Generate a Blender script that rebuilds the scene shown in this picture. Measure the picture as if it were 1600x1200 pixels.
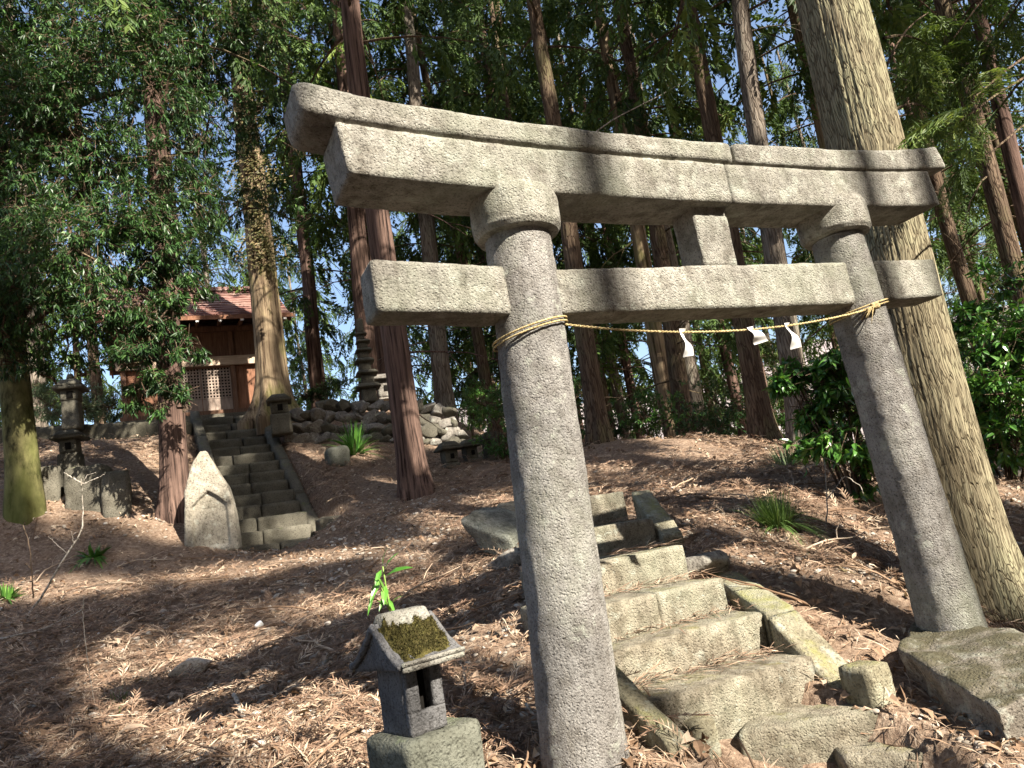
import bpy, bmesh, math, random
import numpy as np
from mathutils import Vector, Matrix, noise as mnoise

for _o in list(bpy.data.objects):
    bpy.data.objects.remove(_o)
SC = bpy.context.scene
COL = SC.collection
RNG = np.random.default_rng(7)
random.seed(7)

# ------------------------------------------------------------------ camera
FPX, TH, RO = 1183.0, math.radians(11.03), math.radians(9.47)
CAMP = np.array([0.0, 0.0, 1.55])
_F = np.array([0, math.cos(TH), math.sin(TH)])
_U = np.array([0, -math.sin(TH), math.cos(TH)])
_R = np.array([1.0, 0, 0])
CX = math.cos(RO) * _R - math.sin(RO) * _U
CY = math.cos(RO) * _U + math.sin(RO) * _R
cam_d = bpy.data.cameras.new("camera")
cam = bpy.data.objects.new("camera", cam_d)
COL.objects.link(cam)
cam_d.sensor_width = 36.0
cam_d.lens = 36.0 * FPX / 1600.0
cam_d.clip_start = 0.05
cam_d.clip_end = 3000
cam.matrix_world = Matrix(((CX[0], CY[0], -_F[0], CAMP[0]), (CX[1], CY[1], -_F[1], CAMP[1]),
                           (CX[2], CY[2], -_F[2], CAMP[2]), (0, 0, 0, 1)))
SC.camera = cam


def ray(px, py):
    return CX * (px - 800) / FPX + CY * (600 - py) / FPX + _F


def at(px, py, Y):
    d = ray(px, py)
    return CAMP + d * (Y / d[1])


def atz(px, py, z):
    d = ray(px, py)
    return CAMP + d * ((z - 1.55) / d[2])


def proj(P):
    v = np.asarray(P, float) - CAMP
    d = v @ _F
    return np.stack([800 + FPX * (v @ CX) / d, 600 - FPX * (v @ CY) / d, d], -1)


# ------------------------------------------------------------------ light
SUN_EL = math.radians(38)
SUN_H = np.array([0.70, -0.71])
SUN_H = SUN_H / np.linalg.norm(SUN_H)
SUNV = np.array([SUN_H[0] * math.cos(SUN_EL), SUN_H[1] * math.cos(SUN_EL), math.sin(SUN_EL)])
world = bpy.data.worlds.new("World")
SC.world = world
world.use_nodes = True
_nt = world.node_tree
_bg = _nt.nodes["Background"]
_sky = _nt.nodes.new("ShaderNodeTexSky")
_sky.sky_type = 'NISHITA'
_sky.sun_disc = False
_sky.sun_elevation = SUN_EL
_sky.sun_rotation = math.atan2(SUN_H[0], SUN_H[1])
_sky.air_density = 1.0
_sky.dust_density = 3.0
_nt.links.new(_sky.outputs[0], _bg.inputs[0])
_bg.inputs[1].default_value = 0.088
sun_d = bpy.data.lights.new("sun", 'SUN')
sun_d.energy = 5.0
sun_d.angle = math.radians(0.5)
sun_d.color = (1.0, 0.925, 0.80)
sun = bpy.data.objects.new("sun", sun_d)
COL.objects.link(sun)
sun.rotation_euler = Vector(SUNV).to_track_quat('Z', 'Y').to_euler()
sun.location = (20, -25, 30)
SC.view_settings.view_transform = 'Standard'
SC.view_settings.look = 'None'
SC.view_settings.gamma = 1.0
SC.view_settings.exposure = 1.75
SC.view_settings.use_curve_mapping = False
SC.render.engine = 'CYCLES'
SC.cycles.use_denoising = True
SC.cycles.max_bounces = 7
SC.cycles.diffuse_bounces = 4
SC.cycles.glossy_bounces = 2
SC.cycles.transmission_bounces = 2
SC.cycles.transparent_max_bounces = 4
SC.cycles.sample_clamp_indirect = 8.0

# ------------------------------------------------------------------ helpers
YAW = 0.45
AX = np.array([math.cos(YAW), math.sin(YAW), 0.0])      # along the gate
AN = np.array([-math.sin(YAW), math.cos(YAW), 0.0])     # away through the gate
UPV = np.array([0, 0, 1.0])


def tag(o, label=None, cat=None, group=None, kind=None):
    if label: o['label'] = label
    if cat: o['category'] = cat
    if group: o['group'] = group
    if kind: o['kind'] = kind
    return o


def empty(name, loc, label, cat, rz=0.0, group=None):
    o = bpy.data.objects.new(name, None)
    COL.objects.link(o)
    o.empty_display_size = 0.2
    o.location = [float(v) for v in loc]
    o.rotation_euler = (0, 0, rz)
    return tag(o, label, cat, group)


def link(name, me, parent=None, mats=()):
    o = bpy.data.objects.new(name, me)
    COL.objects.link(o)
    for m in mats:
        me.materials.append(m)
    if parent is not None:
        o.parent = parent
    return o


def np_mesh(name, V, Q, smooth=False, tint=None, mat_idx=None):
    V = np.asarray(V, np.float32).reshape(-1, 3)
    Q = np.asarray(Q, np.int32)
    keep = np.ones(Q.shape, bool)
    if Q.shape[1] == 4:
        keep[:, 3] = Q[:, 3] != Q[:, 2]          # a repeated last corner makes a triangle
    cnt = keep.sum(1).astype(np.int32)
    loops = Q[keep]
    me = bpy.data.meshes.new(name)
    me.vertices.add(len(V))
    me.vertices.foreach_set('co', V.ravel())
    me.loops.add(len(loops))
    me.loops.foreach_set('vertex_index', loops)
    me.polygons.add(len(Q))
    me.polygons.foreach_set('loop_start', np.concatenate([[0], np.cumsum(cnt)[:-1]]).astype(np.int32))
    me.polygons.foreach_set('use_smooth', np.full(len(Q), smooth))
    if mat_idx is not None:
        me.polygons.foreach_set('material_index', np.asarray(mat_idx, np.int32))
    if tint is not None:
        a = me.attributes.new('tint', 'FLOAT', 'FACE')
        a.data.foreach_set('value', np.asarray(tint, np.float32))
    me.update(calc_edges=True)
    return me


def _hash(ix, iy, iz, s):
    h = (ix * 374761393 + iy * 668265263 + iz * 2147483647 + s * 974634777) & 0xFFFFFFFF
    h = ((h ^ (h >> 13)) * 1274126177) & 0xFFFFFFFF
    h = h ^ (h >> 16)
    return (h & 0xFFFF) / 65535.0


def vnoise(P, s=0):
    P = np.asarray(P, float)
    I = np.floor(P).astype(np.int64)
    f = P - I
    f = f * f * (3 - 2 * f)
    r = 0
    for dx in (0, 1):
        for dy in (0, 1):
            for dz in (0, 1):
                w = (f[..., 0] if dx else 1 - f[..., 0]) * (f[..., 1] if dy else 1 - f[..., 1]) * (f[..., 2] if dz else 1 - f[..., 2])
                r = r + w * _hash(I[..., 0] + dx, I[..., 1] + dy, I[..., 2] + dz, s)
    return r


def fbm(P, s=0, o=3):
    P = np.asarray(P, float)
    r, a, t = 0, 1.0, 0
    for k in range(o):
        r = r + a * vnoise(P * (2.03 ** k), s + k)
        t += a
        a *= 0.5
    return r / t


def norm(v):
    v = np.asarray(v, float)
    return v / (np.linalg.norm(v, axis=-1, keepdims=True) + 1e-12)


class Acc:
    """collects pieces (verts, quads) for one mesh"""
    def __init__(self):
        self.V, self.Q, self.T, self.M, self.n = [], [], [], [], 0

    def add(self, V, Q, t=0.5, m=0):
        V = np.asarray(V, float).reshape(-1, 3)
        Q = np.asarray(Q, np.int64)
        if Q.shape[1] == 3:
            Q = np.concatenate([Q, Q[:, 2:3]], 1)
        self.V.append(V); self.Q.append(Q + self.n); self.n += len(V)
        self.T.append(np.full(len(Q), t) if np.isscalar(t) else np.asarray(t))
        self.M.append(np.full(len(Q), m))
        return self

    def mesh(self, name, smooth=False):
        return np_mesh(name, np.concatenate(self.V), np.concatenate(self.Q), smooth,
                       np.concatenate(self.T), np.concatenate(self.M))

    def link(self, name, parent, mats, smooth=False):
        return link(name, self.mesh(name, smooth), parent, mats)


def box_grid(dims, seg, r):
    """rounded, subdivided box centred at the origin -> V, Q"""
    dims = np.asarray(dims, float)
    h = dims / 2
    n = [max(1, int(round(d / seg))) for d in dims]
    Vs, Qs, off = [], [], 0
    for a in range(3):
        b, c = (a + 1) % 3, (a + 2) % 3
        for sgn in (-1, 1):
            u = np.linspace(-h[b], h[b], n[b] + 1)
            v = np.linspace(-h[c], h[c], n[c] + 1)
            U, W = np.meshgrid(u, v, indexing='ij')
            P = np.zeros(U.shape + (3,))
            P[..., a] = sgn * h[a]; P[..., b] = U; P[..., c] = W
            idx = np.arange(U.size).reshape(U.shape) + off
            q = np.stack([idx[:-1, :-1], idx[1:, :-1], idx[1:, 1:], idx[:-1, 1:]], -1).reshape(-1, 4)
            if sgn < 0:
                q = q[:, ::-1]
            Vs.append(P.reshape(-1, 3)); Qs.append(q); off += U.size
    V = np.concatenate(Vs); Q = np.concatenate(Qs)
    key = np.round(V / 1e-5).astype(np.int64)
    _, first, inv = np.unique(key, axis=0, return_index=True, return_inverse=True)
    inv = inv.ravel()
    V = V[first]; Q = inv[Q]
    if r > 0:
        inner = np.clip(V, -(h - r), h - r)
        d = V - inner
        V = inner + r * norm(d) * (np.linalg.norm(d, axis=1, keepdims=True) > 1e-9)
    return V, Q


def vert_normals(V, Q):
    n = np.zeros_like(V)
    fn = np.cross(V[Q[:, 2]] - V[Q[:, 0]], V[Q[:, 3]] - V[Q[:, 1]])
    for k in range(4):
        np.add.at(n, Q[:, k], fn)
    return norm(n)


def roughen(V, Q, amp, scale, seed, o=4):
    N = vert_normals(V, Q)
    d = fbm(V * scale + seed * 7.3, seed, o) - 0.5
    return V + N * (d * 2 * amp)[:, None]


def stone(dims, seg=0.03, r=0.02, amp=0.008, scale=6, seed=0, deform=None, hexa=None):
    V, Q = box_grid(dims, seg, r)
    if hexa is not None:      # hexa: 8 corner points ordered x-,x+ / y-,y+ / z-,z+
        t = V / np.asarray(dims) + 0.5
        H = np.asarray(hexa, float).reshape(2, 2, 2, 3)
        P = 0
        for i in (0, 1):
            for j in (0, 1):
                for k in (0, 1):
                    w = (t[:, 0] if i else 1 - t[:, 0]) * (t[:, 1] if j else 1 - t[:, 1]) * (t[:, 2] if k else 1 - t[:, 2])
                    P = P + w[:, None] * H[i, j, k]
        V = P
    if deform is not None:
        V = deform(V)
    if amp > 0:
        V = roughen(V, Q, amp, scale, seed)
    return V, Q


def tube(path, rad, n=10, caps=True, wob=0, seed=0):
    path = np.asarray(path, float)
    rad = np.broadcast_to(np.asarray(rad, float), (len(path),))
    T = norm(np.gradient(path, axis=0))
    ref = np.array([0, 0, 1.0]) if abs(T[0][2]) < 0.9 else np.array([1.0, 0, 0])
    A = norm(np.cross(T, ref)); B = np.cross(T, A)
    a = np.linspace(0, 2 * np.pi, n, endpoint=False)
    ring = np.cos(a)[None, :, None] * A[:, None] + np.sin(a)[None, :, None] * B[:, None]
    V = path[:, None] + ring * rad[:, None, None]
    m = len(path)
    idx = np.arange(m * n).reshape(m, n)
    nx = np.roll(idx, -1, 1)
    Q = np.stack([idx[:-1], nx[:-1], nx[1:], idx[1:]], -1).reshape(-1, 4)
    V = V.reshape(-1, 3)
    if caps:
        V = np.concatenate([V, path[:1], path[-1:]])
        c0, c1 = m * n, m * n + 1
        k = np.arange(n)
        q0 = np.stack([np.full(n, c0), (k + 1) % n, k, k], -1)
        b = (m - 1) * n
        q1 = np.stack([np.full(n, c1), b + k, b + (k + 1) % n, b + (k + 1) % n], -1)
        return V, np.concatenate([Q, q0, q1])
    return V, Q


def leaf_quads(P, D, N, L, W, bend=0.0):
    """kite shaped leaves; arrays of base, direction, normal, length, width"""
    D = norm(D); S = norm(np.cross(D, N)); N = np.cross(S, D)
    L = np.broadcast_to(L, (len(P),))[:, None]; W = np.broadcast_to(W, (len(P),))[:, None]
    mid = P + D * L * 0.45 + N * L * bend
    V = np.stack([P, mid + S * W / 2, P + D * L, mid - S * W / 2], 1)
    Q = np.arange(len(P) * 4).reshape(-1, 4)
    return V.reshape(-1, 3), Q


def leaf_two(P, D, N, L, W, bend=0.1):
    """broad leaf of two folded quads with a middle rib"""
    D = norm(D); S = norm(np.cross(D, N)); N = np.cross(S, D)
    n = len(P)
    L = np.broadcast_to(L, (n,))[:, None]; W = np.broadcast_to(W, (n,))[:, None]
    r1 = P + D * L * 0.4 + N * L * bend
    tip = P + D * L - N * L * bend * 0.8
    a = P + D * L * 0.38 + S * W / 2 + N * (L * bend + W * 0.18)
    b = P + D * L * 0.38 - S * W / 2 + N * (L * bend + W * 0.18)
    a2 = P + D * L * 0.75 + S * W * 0.33 + N * (L * bend * .4 + W * 0.1)
    b2 = P + D * L * 0.75 - S * W * 0.33 + N * (L * bend * .4 + W * 0.1)
    r2 = P + D * L * 0.78 + N * L * bend * .3
    V = np.stack([P, a, r1, b, a2, r2, b2, tip], 1)
    k = np.arange(n)[:, None] * 8
    Q = np.concatenate([k + np.array([[0, 2, 1, 1]]), k + np.array([[0, 3, 2, 2]]), k + np.array([[1, 2, 5, 4]]),
                        k + np.array([[2, 3, 6, 5]]), k + np.array([[4, 5, 7, 7]]), k + np.array([[5, 6, 7, 7]])], 1).reshape(-1, 4)
    return V.reshape(-1, 3), Q


def inst(tplV, tplQ, M, T):
    """numpy instancing of a template: M (n,3,3), T (n,3)"""
    V = np.einsum('nij,vj->nvi', M, tplV) + T[:, None]
    nv = len(tplV)
    Q = (tplQ[None] + (np.arange(len(T)) * nv)[:, None, None]).reshape(-1, tplQ.shape[1])
    return V.reshape(-1, 3), Q


def frames(D, up, roll=None):
    """rotation matrices whose columns are D, side, up-ish"""
    D = norm(D)
    S = norm(np.cross(up, D)); N = np.cross(D, S)
    if roll is not None:
        c, s = np.cos(roll)[:, None], np.sin(roll)[:, None]
        S, N = S * c + N * s, N * c - S * s
    return np.stack([D, S, N], -1)


# ------------------------------------------------------------------ materials
def newmat(name, rough=0.9, spec=0.2):
    m = bpy.data.materials.new(name)
    m.use_nodes = True
    nt = m.node_tree
    b = nt.nodes['Principled BSDF']
    b.inputs['Roughness'].default_value = rough
    b.inputs['Specular IOR Level'].default_value = spec
    return m, nt, b


def nd(nt, t, **kw):
    n = nt.nodes.new(t)
    for k, v in kw.items():
        if k.startswith('i_'):
            n.inputs[int(k[2:])].default_value = v
        else:
            setattr(n, k, v)
    return n


def mapping(nt, scale=(1, 1, 1), coord='Object'):
    tc = nd(nt, 'ShaderNodeTexCoord')
    mp = nd(nt, 'ShaderNodeMapping')
    mp.inputs['Scale'].default_value = scale
    nt.links.new(tc.outputs[coord], mp.inputs[0])
    return mp.outputs[0]


def tnoise(nt, vec, scale, detail=4, rough=0.6):
    n = nd(nt, 'ShaderNodeTexNoise')
    n.inputs['Scale'].default_value = scale
    n.inputs['Detail'].default_value = detail
    n.inputs['Roughness'].default_value = rough
    nt.links.new(vec, n.inputs['Vector'])
    return n.outputs[0]


def ramp(nt, fac, stops):
    r = nd(nt, 'ShaderNodeValToRGB')
    el = r.color_ramp.elements
    while len(el) < len(stops):
        el.new(0.5)
    for e, (p, c) in zip(el, stops):
        e.position = p
        e.color = (c[0], c[1], c[2], 1) if not np.isscalar(c) else (c, c, c, 1)
    nt.links.new(fac, r.inputs[0])
    return r.outputs[0]


def mix(nt, fac, a, b, mode='MIX'):
    n = nd(nt, 'ShaderNodeMix', data_type='RGBA', blend_type=mode)
    if np.isscalar(fac): n.inputs[0].default_value = fac
    else: nt.links.new(fac, n.inputs[0])
    for sock, v in ((6, a), (7, b)):
        if isinstance(v, tuple): n.inputs[sock].default_value = (v[0], v[1], v[2], 1)
        else: nt.links.new(v, n.inputs[sock])
    return n.outputs[2]


def math_(nt, op, a, b=None, clamp=False):
    n = nd(nt, 'ShaderNodeMath', operation=op, use_clamp=clamp)
    for k, v in ((0, a), (1, b)):
        if v is None: continue
        if np.isscalar(v): n.inputs[k].default_value = v
        else: nt.links.new(v, n.inputs[k])
    return n.outputs[0]


def bump(nt, b, h, strength=0.5, dist=0.02, prev=None):
    n = nd(nt, 'ShaderNodeBump')
    n.inputs['Strength'].default_value = strength
    n.inputs['Distance'].default_value = dist
    nt.links.new(h, n.inputs['Height'])
    if prev is not None: nt.links.new(prev, n.inputs['Normal'])
    nt.links.new(n.outputs[0], b.inputs['Normal'])
    return n.outputs[0]


def normal_up(nt):
    g = nd(nt, 'ShaderNodeNewGeometry')
    s = nd(nt, 'ShaderNodeSeparateXYZ')
    nt.links.new(g.outputs['Normal'], s.inputs[0])
    return s.outputs[2]


def stone_mat(name, dark, light, moss=0.0, mosscol=(0.10, 0.11, 0.03), lichen=0.0, pit=0.6, patch=2.2, grain=70, dirt=0.35, streak=0.0):
    m, nt, b = newmat(name, 0.95, 0.15)
    v = mapping(nt)
    n1 = tnoise(nt, v, patch, 5, 0.65)
    n2 = tnoise(nt, v, grain, 3, 0.7)
    n3 = tnoise(nt, v, patch * 5, 4, 0.6)
    mid = tuple((a + c) / 2 for a, c in zip(dark, light))
    base = ramp(nt, n1, [(0.3, dark), (0.5, mid), (0.72, light)])
    sp = ramp(nt, n2, [(0.32, (0.22, 0.21, 0.20)), (0.48, (0.95, 0.95, 0.95)), (0.68, (1.0, 1.0, 1.0)), (0.78, (1.45, 1.42, 1.35))])
    c = mix(nt, 0.85, base, sp, 'MULTIPLY')
    dr = ramp(nt, n3, [(0.36, (0.45, 0.42, 0.38)), (0.55, (1, 1, 1))])
    c = mix(nt, dirt, c, dr, 'MULTIPLY')
    if streak > 0:
        st = tnoise(nt, mapping(nt, (7, 7, .8)), 1.0, 5, 0.7)
        c = mix(nt, streak, c, ramp(nt, st, [(0.36, (0.50, 0.47, 0.45)), (0.52, (1, 1, 1)), (0.72, (1.12, 1.10, 1.05))]), 'MULTIPLY')
        gr = tnoise(nt, v, 1.3, 5, 0.7)
        c = mix(nt, ramp(nt, gr, [(0.48, 0.0), (0.66, 0.40)]), c, (0.27, 0.29, 0.215))
    if lichen > 0:
        n4 = tnoise(nt, v, 9, 5, 0.7)
        f = ramp(nt, n4, [(0.60 - 0.12 * lichen, 0.0), (0.66 - 0.1 * lichen, 1.0)])
        c = mix(nt, math_(nt, 'MULTIPLY', f, 0.38), c, (0.46, 0.48, 0.41))
    if moss > 0:
        n5 = tnoise(nt, v, 5, 6, 0.7)
        up = normal_up(nt)
        f = math_(nt, 'ADD', math_(nt, 'MULTIPLY', up, 0.3), math_(nt, 'SUBTRACT', n5, 0.95 - 0.35 * moss))
        f = math_(nt, 'MULTIPLY', f, 5.0, True)
        mc = mix(nt, tnoise(nt, v, 40, 3, 0.7), mosscol, tuple(min(1, 2.0 * x) for x in mosscol))
        c = mix(nt, math_(nt, 'MULTIPLY', f, 0.85), c, mc)
    nt.links.new(c, b.inputs['Base Color'])
    vo = nd(nt, 'ShaderNodeTexVoronoi', feature='F1')
    vo.inputs['Scale'].default_value = grain * 0.9
    nt.links.new(v, vo.inputs['Vector'])
    h = math_(nt, 'ADD', math_(nt, 'MULTIPLY', tnoise(nt, v, grain * 1.1, 4, 0.75), 1.0), math_(nt, 'MULTIPLY', ramp(nt, vo.outputs['Distance'], [(0.0, 0.0), (0.45, 1.0)]), 0.5))
    p = bump(nt, b, h, min(1, pit), 0.014)
    bump(nt, b, n3, 0.4, 0.02, p)
    return m


def bark_mat(name, dark, light, freq=22, stretch=0.06, moss=0.0, mosscol=(0.12, 0.12, 0.04), depth=0.02, strength=0.9):
    m, nt, b = newmat(name, 0.95, 0.1)
    v = mapping(nt, (1, 1, stretch))
    n1 = tnoise(nt, v, freq, 5, 0.65)
    n0 = tnoise(nt, mapping(nt, (1, 1, 0.5)), 1.6, 4, 0.6)
    c = ramp(nt, n1, [(0.36, tuple(x * 0.25 for x in dark)), (0.45, dark), (0.60, light), (0.75, tuple(min(1, x * 1.35) for x in light))])
    c = mix(nt, 0.5, c, ramp(nt, n0, [(0.3, (0.6, 0.55, 0.5)), (0.65, (1.15, 1.1, 1.0))]), 'MULTIPLY')
    if moss > 0:
        f = ramp(nt, n0, [(0.62 - 0.3 * moss, 0.0), (0.75 - 0.2 * moss, 1.0)])
        c = mix(nt, math_(nt, 'MULTIPLY', f, 0.7), c, mosscol)
    nt.links.new(c, b.inputs['Base Color'])
    h = math_(nt, 'ADD', n1, math_(nt, 'MULTIPLY', tnoise(nt, mapping(nt, (1, 1, 0.25)), freq * 3, 3, 0.7), 0.35))
    bump(nt, b, h, strength, depth)
    return m


def fissured_bark(name, dark, light, fx, fz, lichen):
    """long narrow plates parted by dark fissures"""
    m, nt, b = newmat(name, 0.95, 0.1)
    v0 = mapping(nt)
    dn = nd(nt, 'ShaderNodeTexNoise'); dn.inputs['Scale'].default_value = 3.0; dn.inputs['Detail'].default_value = 3
    nt.links.new(v0, dn.inputs['Vector'])
    va = nd(nt, 'ShaderNodeVectorMath', operation='MULTIPLY_ADD')
    nt.links.new(dn.outputs[1], va.inputs[0]); va.inputs[1].default_value = (0.09, 0.09, 0.12); nt.links.new(v0, va.inputs[2])
    mp = nd(nt, 'ShaderNodeMapping'); mp.inputs['Scale'].default_value = (fx, fx, fz)
    nt.links.new(va.outputs[0], mp.inputs[0])
    vo = nd(nt, 'ShaderNodeTexVoronoi', feature='DISTANCE_TO_EDGE'); vo.inputs['Scale'].default_value = 1.0
    nt.links.new(mp.outputs[0], vo.inputs['Vector'])
    vc = nd(nt, 'ShaderNodeTexVoronoi', feature='F1'); vc.inputs['Scale'].default_value = 1.0
    nt.links.new(mp.outputs[0], vc.inputs['Vector'])
    fib = tnoise(nt, mapping(nt, (1, 1, 0.05)), 75, 3, 0.7)
    big_ = tnoise(nt, mapping(nt, (1, 1, 0.6)), 2.2, 5, 0.65)
    sep = nd(nt, 'ShaderNodeSeparateColor'); nt.links.new(vc.outputs['Color'], sep.inputs[0])
    mid = tuple((a + c) / 2 for a, c in zip(dark, light))
    c = ramp(nt, math_(nt, 'ADD', math_(nt, 'MULTIPLY', sep.outputs[0], 0.45), math_(nt, 'MULTIPLY', fib, 0.6)), [(0.25, dark), (0.5, mid), (0.8, light)])
    c = mix(nt, 0.6, c, ramp(nt, big_, [(0.35, (0.70, 0.62, 0.52)), (0.6, (1.1, 1.08, 1.0))]), 'MULTIPLY')
    c = mix(nt, ramp(nt, big_, [(0.5, 0.0), (0.62, 0.45)]), c, lichen)
    fis = ramp(nt, vo.outputs['Distance'], [(0.0, 0.0), (0.13, 1.0)])
    c = mix(nt, fis, (dark[0] * .55, dark[1] * .5, dark[2] * .44), c)
    nt.links.new(c, b.inputs['Base Color'])
    p = bump(nt, b, fis, 0.7, 0.015)
    bump(nt, b, fib, 0.6, 0.008, p)
    return m


def leaf_mat(name, c0, c1, c2, rough=0.5, spec=0.35, trans=0.25):
    m, nt, b = newmat(name, rough, spec)
    a = nd(nt, 'ShaderNodeAttribute', attribute_name='tint')
    c = ramp(nt, a.outputs['Fac'], [(0.0, c0), (0.55, c1), (1.0, c2)])
    nt.links.new(c, b.inputs['Base Color'])
    if trans > 0:
        t = nd(nt, 'ShaderNodeBsdfTranslucent')
        nt.links.new(mix(nt, 1.0, c, (1.0, 1.0, 0.55), 'MULTIPLY'), t.inputs[0])
        ms = nd(nt, 'ShaderNodeMixShader')
        ms.inputs[0].default_value = trans
        out = nt.nodes['Material Output']
        nt.links.new(b.outputs[0], ms.inputs[1]); nt.links.new(t.outputs[0], ms.inputs[2])
        nt.links.new(ms.outputs[0], out.inputs[0])
    return m


def wood_mat(name, dark, light, axis=(1, 12, 12), scale=3):
    m, nt, b = newmat(name, 0.8, 0.2)
    v = mapping(nt, axis)
    n = tnoise(nt, v, scale, 5, 0.65)
    c = ramp(nt, n, [(0.3, dark), (0.7, light)])
    n2 = tnoise(nt, mapping(nt), 2.5, 4, 0.6)
    c = mix(nt, 0.5, c, ramp(nt, n2, [(0.3, (0.55, 0.5, 0.48)), (0.6, (1.1, 1.08, 1.05))]), 'MULTIPLY')
    nt.links.new(c, b.inputs['Base Color'])
    bump(nt, b, n, 0.5, 0.01)
    return m


MT = {}
MT['granite'] = stone_mat('granite', (0.24, 0.228, 0.20), (0.405, 0.386, 0.338), pit=0.9, grain=88, dirt=0.55, lichen=0.25, streak=0.7, patch=3)
MT['granite_pillar'] = stone_mat('granite_pillar', (0.205, 0.196, 0.185), (0.35, 0.332, 0.31), pit=0.9, grain=92, dirt=0.5, lichen=0.15, streak=0.6, patch=3)
MT['step'] = stone_mat('step_stone', (0.21, 0.185, 0.14), (0.40, 0.36, 0.28), moss=0.45, mosscol=(0.13, 0.115, 0.045), pit=1.0, grain=85, dirt=0.7, streak=0.7, lichen=0.2, patch=3)
MT['curb'] = stone_mat('curb_stone', (0.20, 0.18, 0.12), (0.36, 0.33, 0.24), moss=0.6, mosscol=(0.15, 0.145, 0.05), pit=0.9, lichen=0.3, streak=0.5, dirt=0.6)
MT['boulder'] = stone_mat('boulder_stone', (0.20, 0.18, 0.15), (0.38, 0.34, 0.29), moss=0.35, mosscol=(0.07, 0.06, 0.03), lichen=0.7, pit=0.9, patch=1.6)
MT['hokora'] = stone_mat('dark_grey_stone', (0.10, 0.10, 0.105), (0.20, 0.195, 0.195), pit=0.7, grain=90, dirt=0.4)
MT['plinth'] = stone_mat('mossy_green_stone', (0.11, 0.115, 0.09), (0.22, 0.22, 0.18), moss=0.5, mosscol=(0.10, 0.12, 0.06), pit=0.8)
MT['moss'] = stone_mat('moss', (0.04, 0.04, 0.012), (0.13, 0.11, 0.035), pit=1.0, grain=55, dirt=0.5, patch=8)
MT['old'] = stone_mat('old_mossy_stone', (0.08, 0.075, 0.058), (0.18, 0.165, 0.13), moss=0.45, mosscol=(0.075, 0.085, 0.035), pit=0.8, patch=1.5)
MT['field'] = stone_mat('field_stone', (0.12, 0.11, 0.10), (0.28, 0.255, 0.22), moss=0.25, mosscol=(0.10, 0.10, 0.04), pit=0.5, lichen=0.3, grain=40)
MT['stele'] = stone_mat('stele_stone', (0.20, 0.18, 0.14), (0.42, 0.38, 0.31), moss=0.3, mosscol=(0.15, 0.14, 0.06), pit=0.6, lichen=0.3, grain=45)
MT['bark_big'] = fissured_bark('lichened_cedar_bark', (0.165, 0.143, 0.10), (0.285, 0.257, 0.18), 58, 3.4, (0.25, 0.25, 0.15))


MT['bark_red'] = bark_mat('red_cedar_bark', (0.082, 0.054, 0.045), (0.16, 0.106, 0.087), 24, 0.04)
MT['bark_brown'] = fissured_bark('brown_cedar_bark', (0.085, 0.06, 0.045), (0.175, 0.13, 0.095), 26, 2.0, (0.12, 0.12, 0.05))
MT['bark_grey'] = fissured_bark('grey_cedar_bark', (0.13, 0.11, 0.095), (0.25, 0.22, 0.19), 26, 2.0, (0.2, 0.2, 0.14))
MT['bark_tan'] = bark_mat('tan_cedar_bark', (0.145, 0.105, 0.07), (0.27, 0.21, 0.14), 18, 0.05, 0.35, (0.17, 0.18, 0.05))
MT['bark_moss'] = bark_mat('mossy_oak_bark', (0.08, 0.075, 0.035), (0.16, 0.15, 0.07), 9, 0.4, 0.7, (0.10, 0.11, 0.03), 0.012, 0.6)
MT['twig'] = bark_mat('pale_twig', (0.30, 0.27, 0.23), (0.5, 0.46, 0.41), 40, 0.3)
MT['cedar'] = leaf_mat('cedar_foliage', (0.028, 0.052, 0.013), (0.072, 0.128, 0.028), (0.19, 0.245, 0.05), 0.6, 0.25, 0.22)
MT['cedar_near'] = leaf_mat('sunny_cedar_foliage', (0.05, 0.085, 0.022), (0.11, 0.17, 0.04), (0.24, 0.29, 0.07), 0.55, 0.3, 0.3)  # lighter copy of the cedar greens, sunlight put into the colour
MT['oak'] = leaf_mat('evergreen_oak_leaf', (0.018, 0.042, 0.014), (0.042, 0.10, 0.026), (0.11, 0.20, 0.045), 0.42, 0.4, 0.25)
MT['laurel'] = leaf_mat('glossy_laurel_leaf', (0.025, 0.075, 0.012), (0.065, 0.17, 0.028), (0.16, 0.30, 0.055), 0.32, 0.5, 0.2)
MT['bamboo'] = leaf_mat('pale_bamboo_grass', (0.06, 0.10, 0.05), (0.12, 0.18, 0.09), (0.25, 0.30, 0.16), 0.5, 0.3, 0.25)
MT['sedge'] = leaf_mat('sedge_blade', (0.03, 0.06, 0.012), (0.07, 0.13, 0.03), (0.18, 0.24, 0.08), 0.45, 0.35, 0.2)
MT['deadspray'] = leaf_mat('fallen_cedar_needle', (0.085, 0.051, 0.036), (0.25, 0.162, 0.11), (0.56, 0.45, 0.33), 0.8, 0.15, 0.0)
MT['deadleaf'] = leaf_mat('dry_leaf', (0.12, 0.07, 0.04), (0.26, 0.17, 0.11), (0.50, 0.40, 0.30), 0.75, 0.2, 0.1)
MT['pebble'] = leaf_mat('pebble_stone', (0.14, 0.115, 0.09), (0.29, 0.25, 0.205), (0.52, 0.47, 0.41), 0.85, 0.2, 0.0)
MT['rope'] = bark_mat('straw_rope', (0.36, 0.28, 0.14), (0.58, 0.48, 0.27), 120, 1.0, depth=0.003)
_m, _nt2, _b2 = newmat('white_paper', 0.8, 0.2); _b2.inputs['Base Color'].default_value = (0.82, 0.82, 0.80, 1); MT['paper'] = _m
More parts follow.
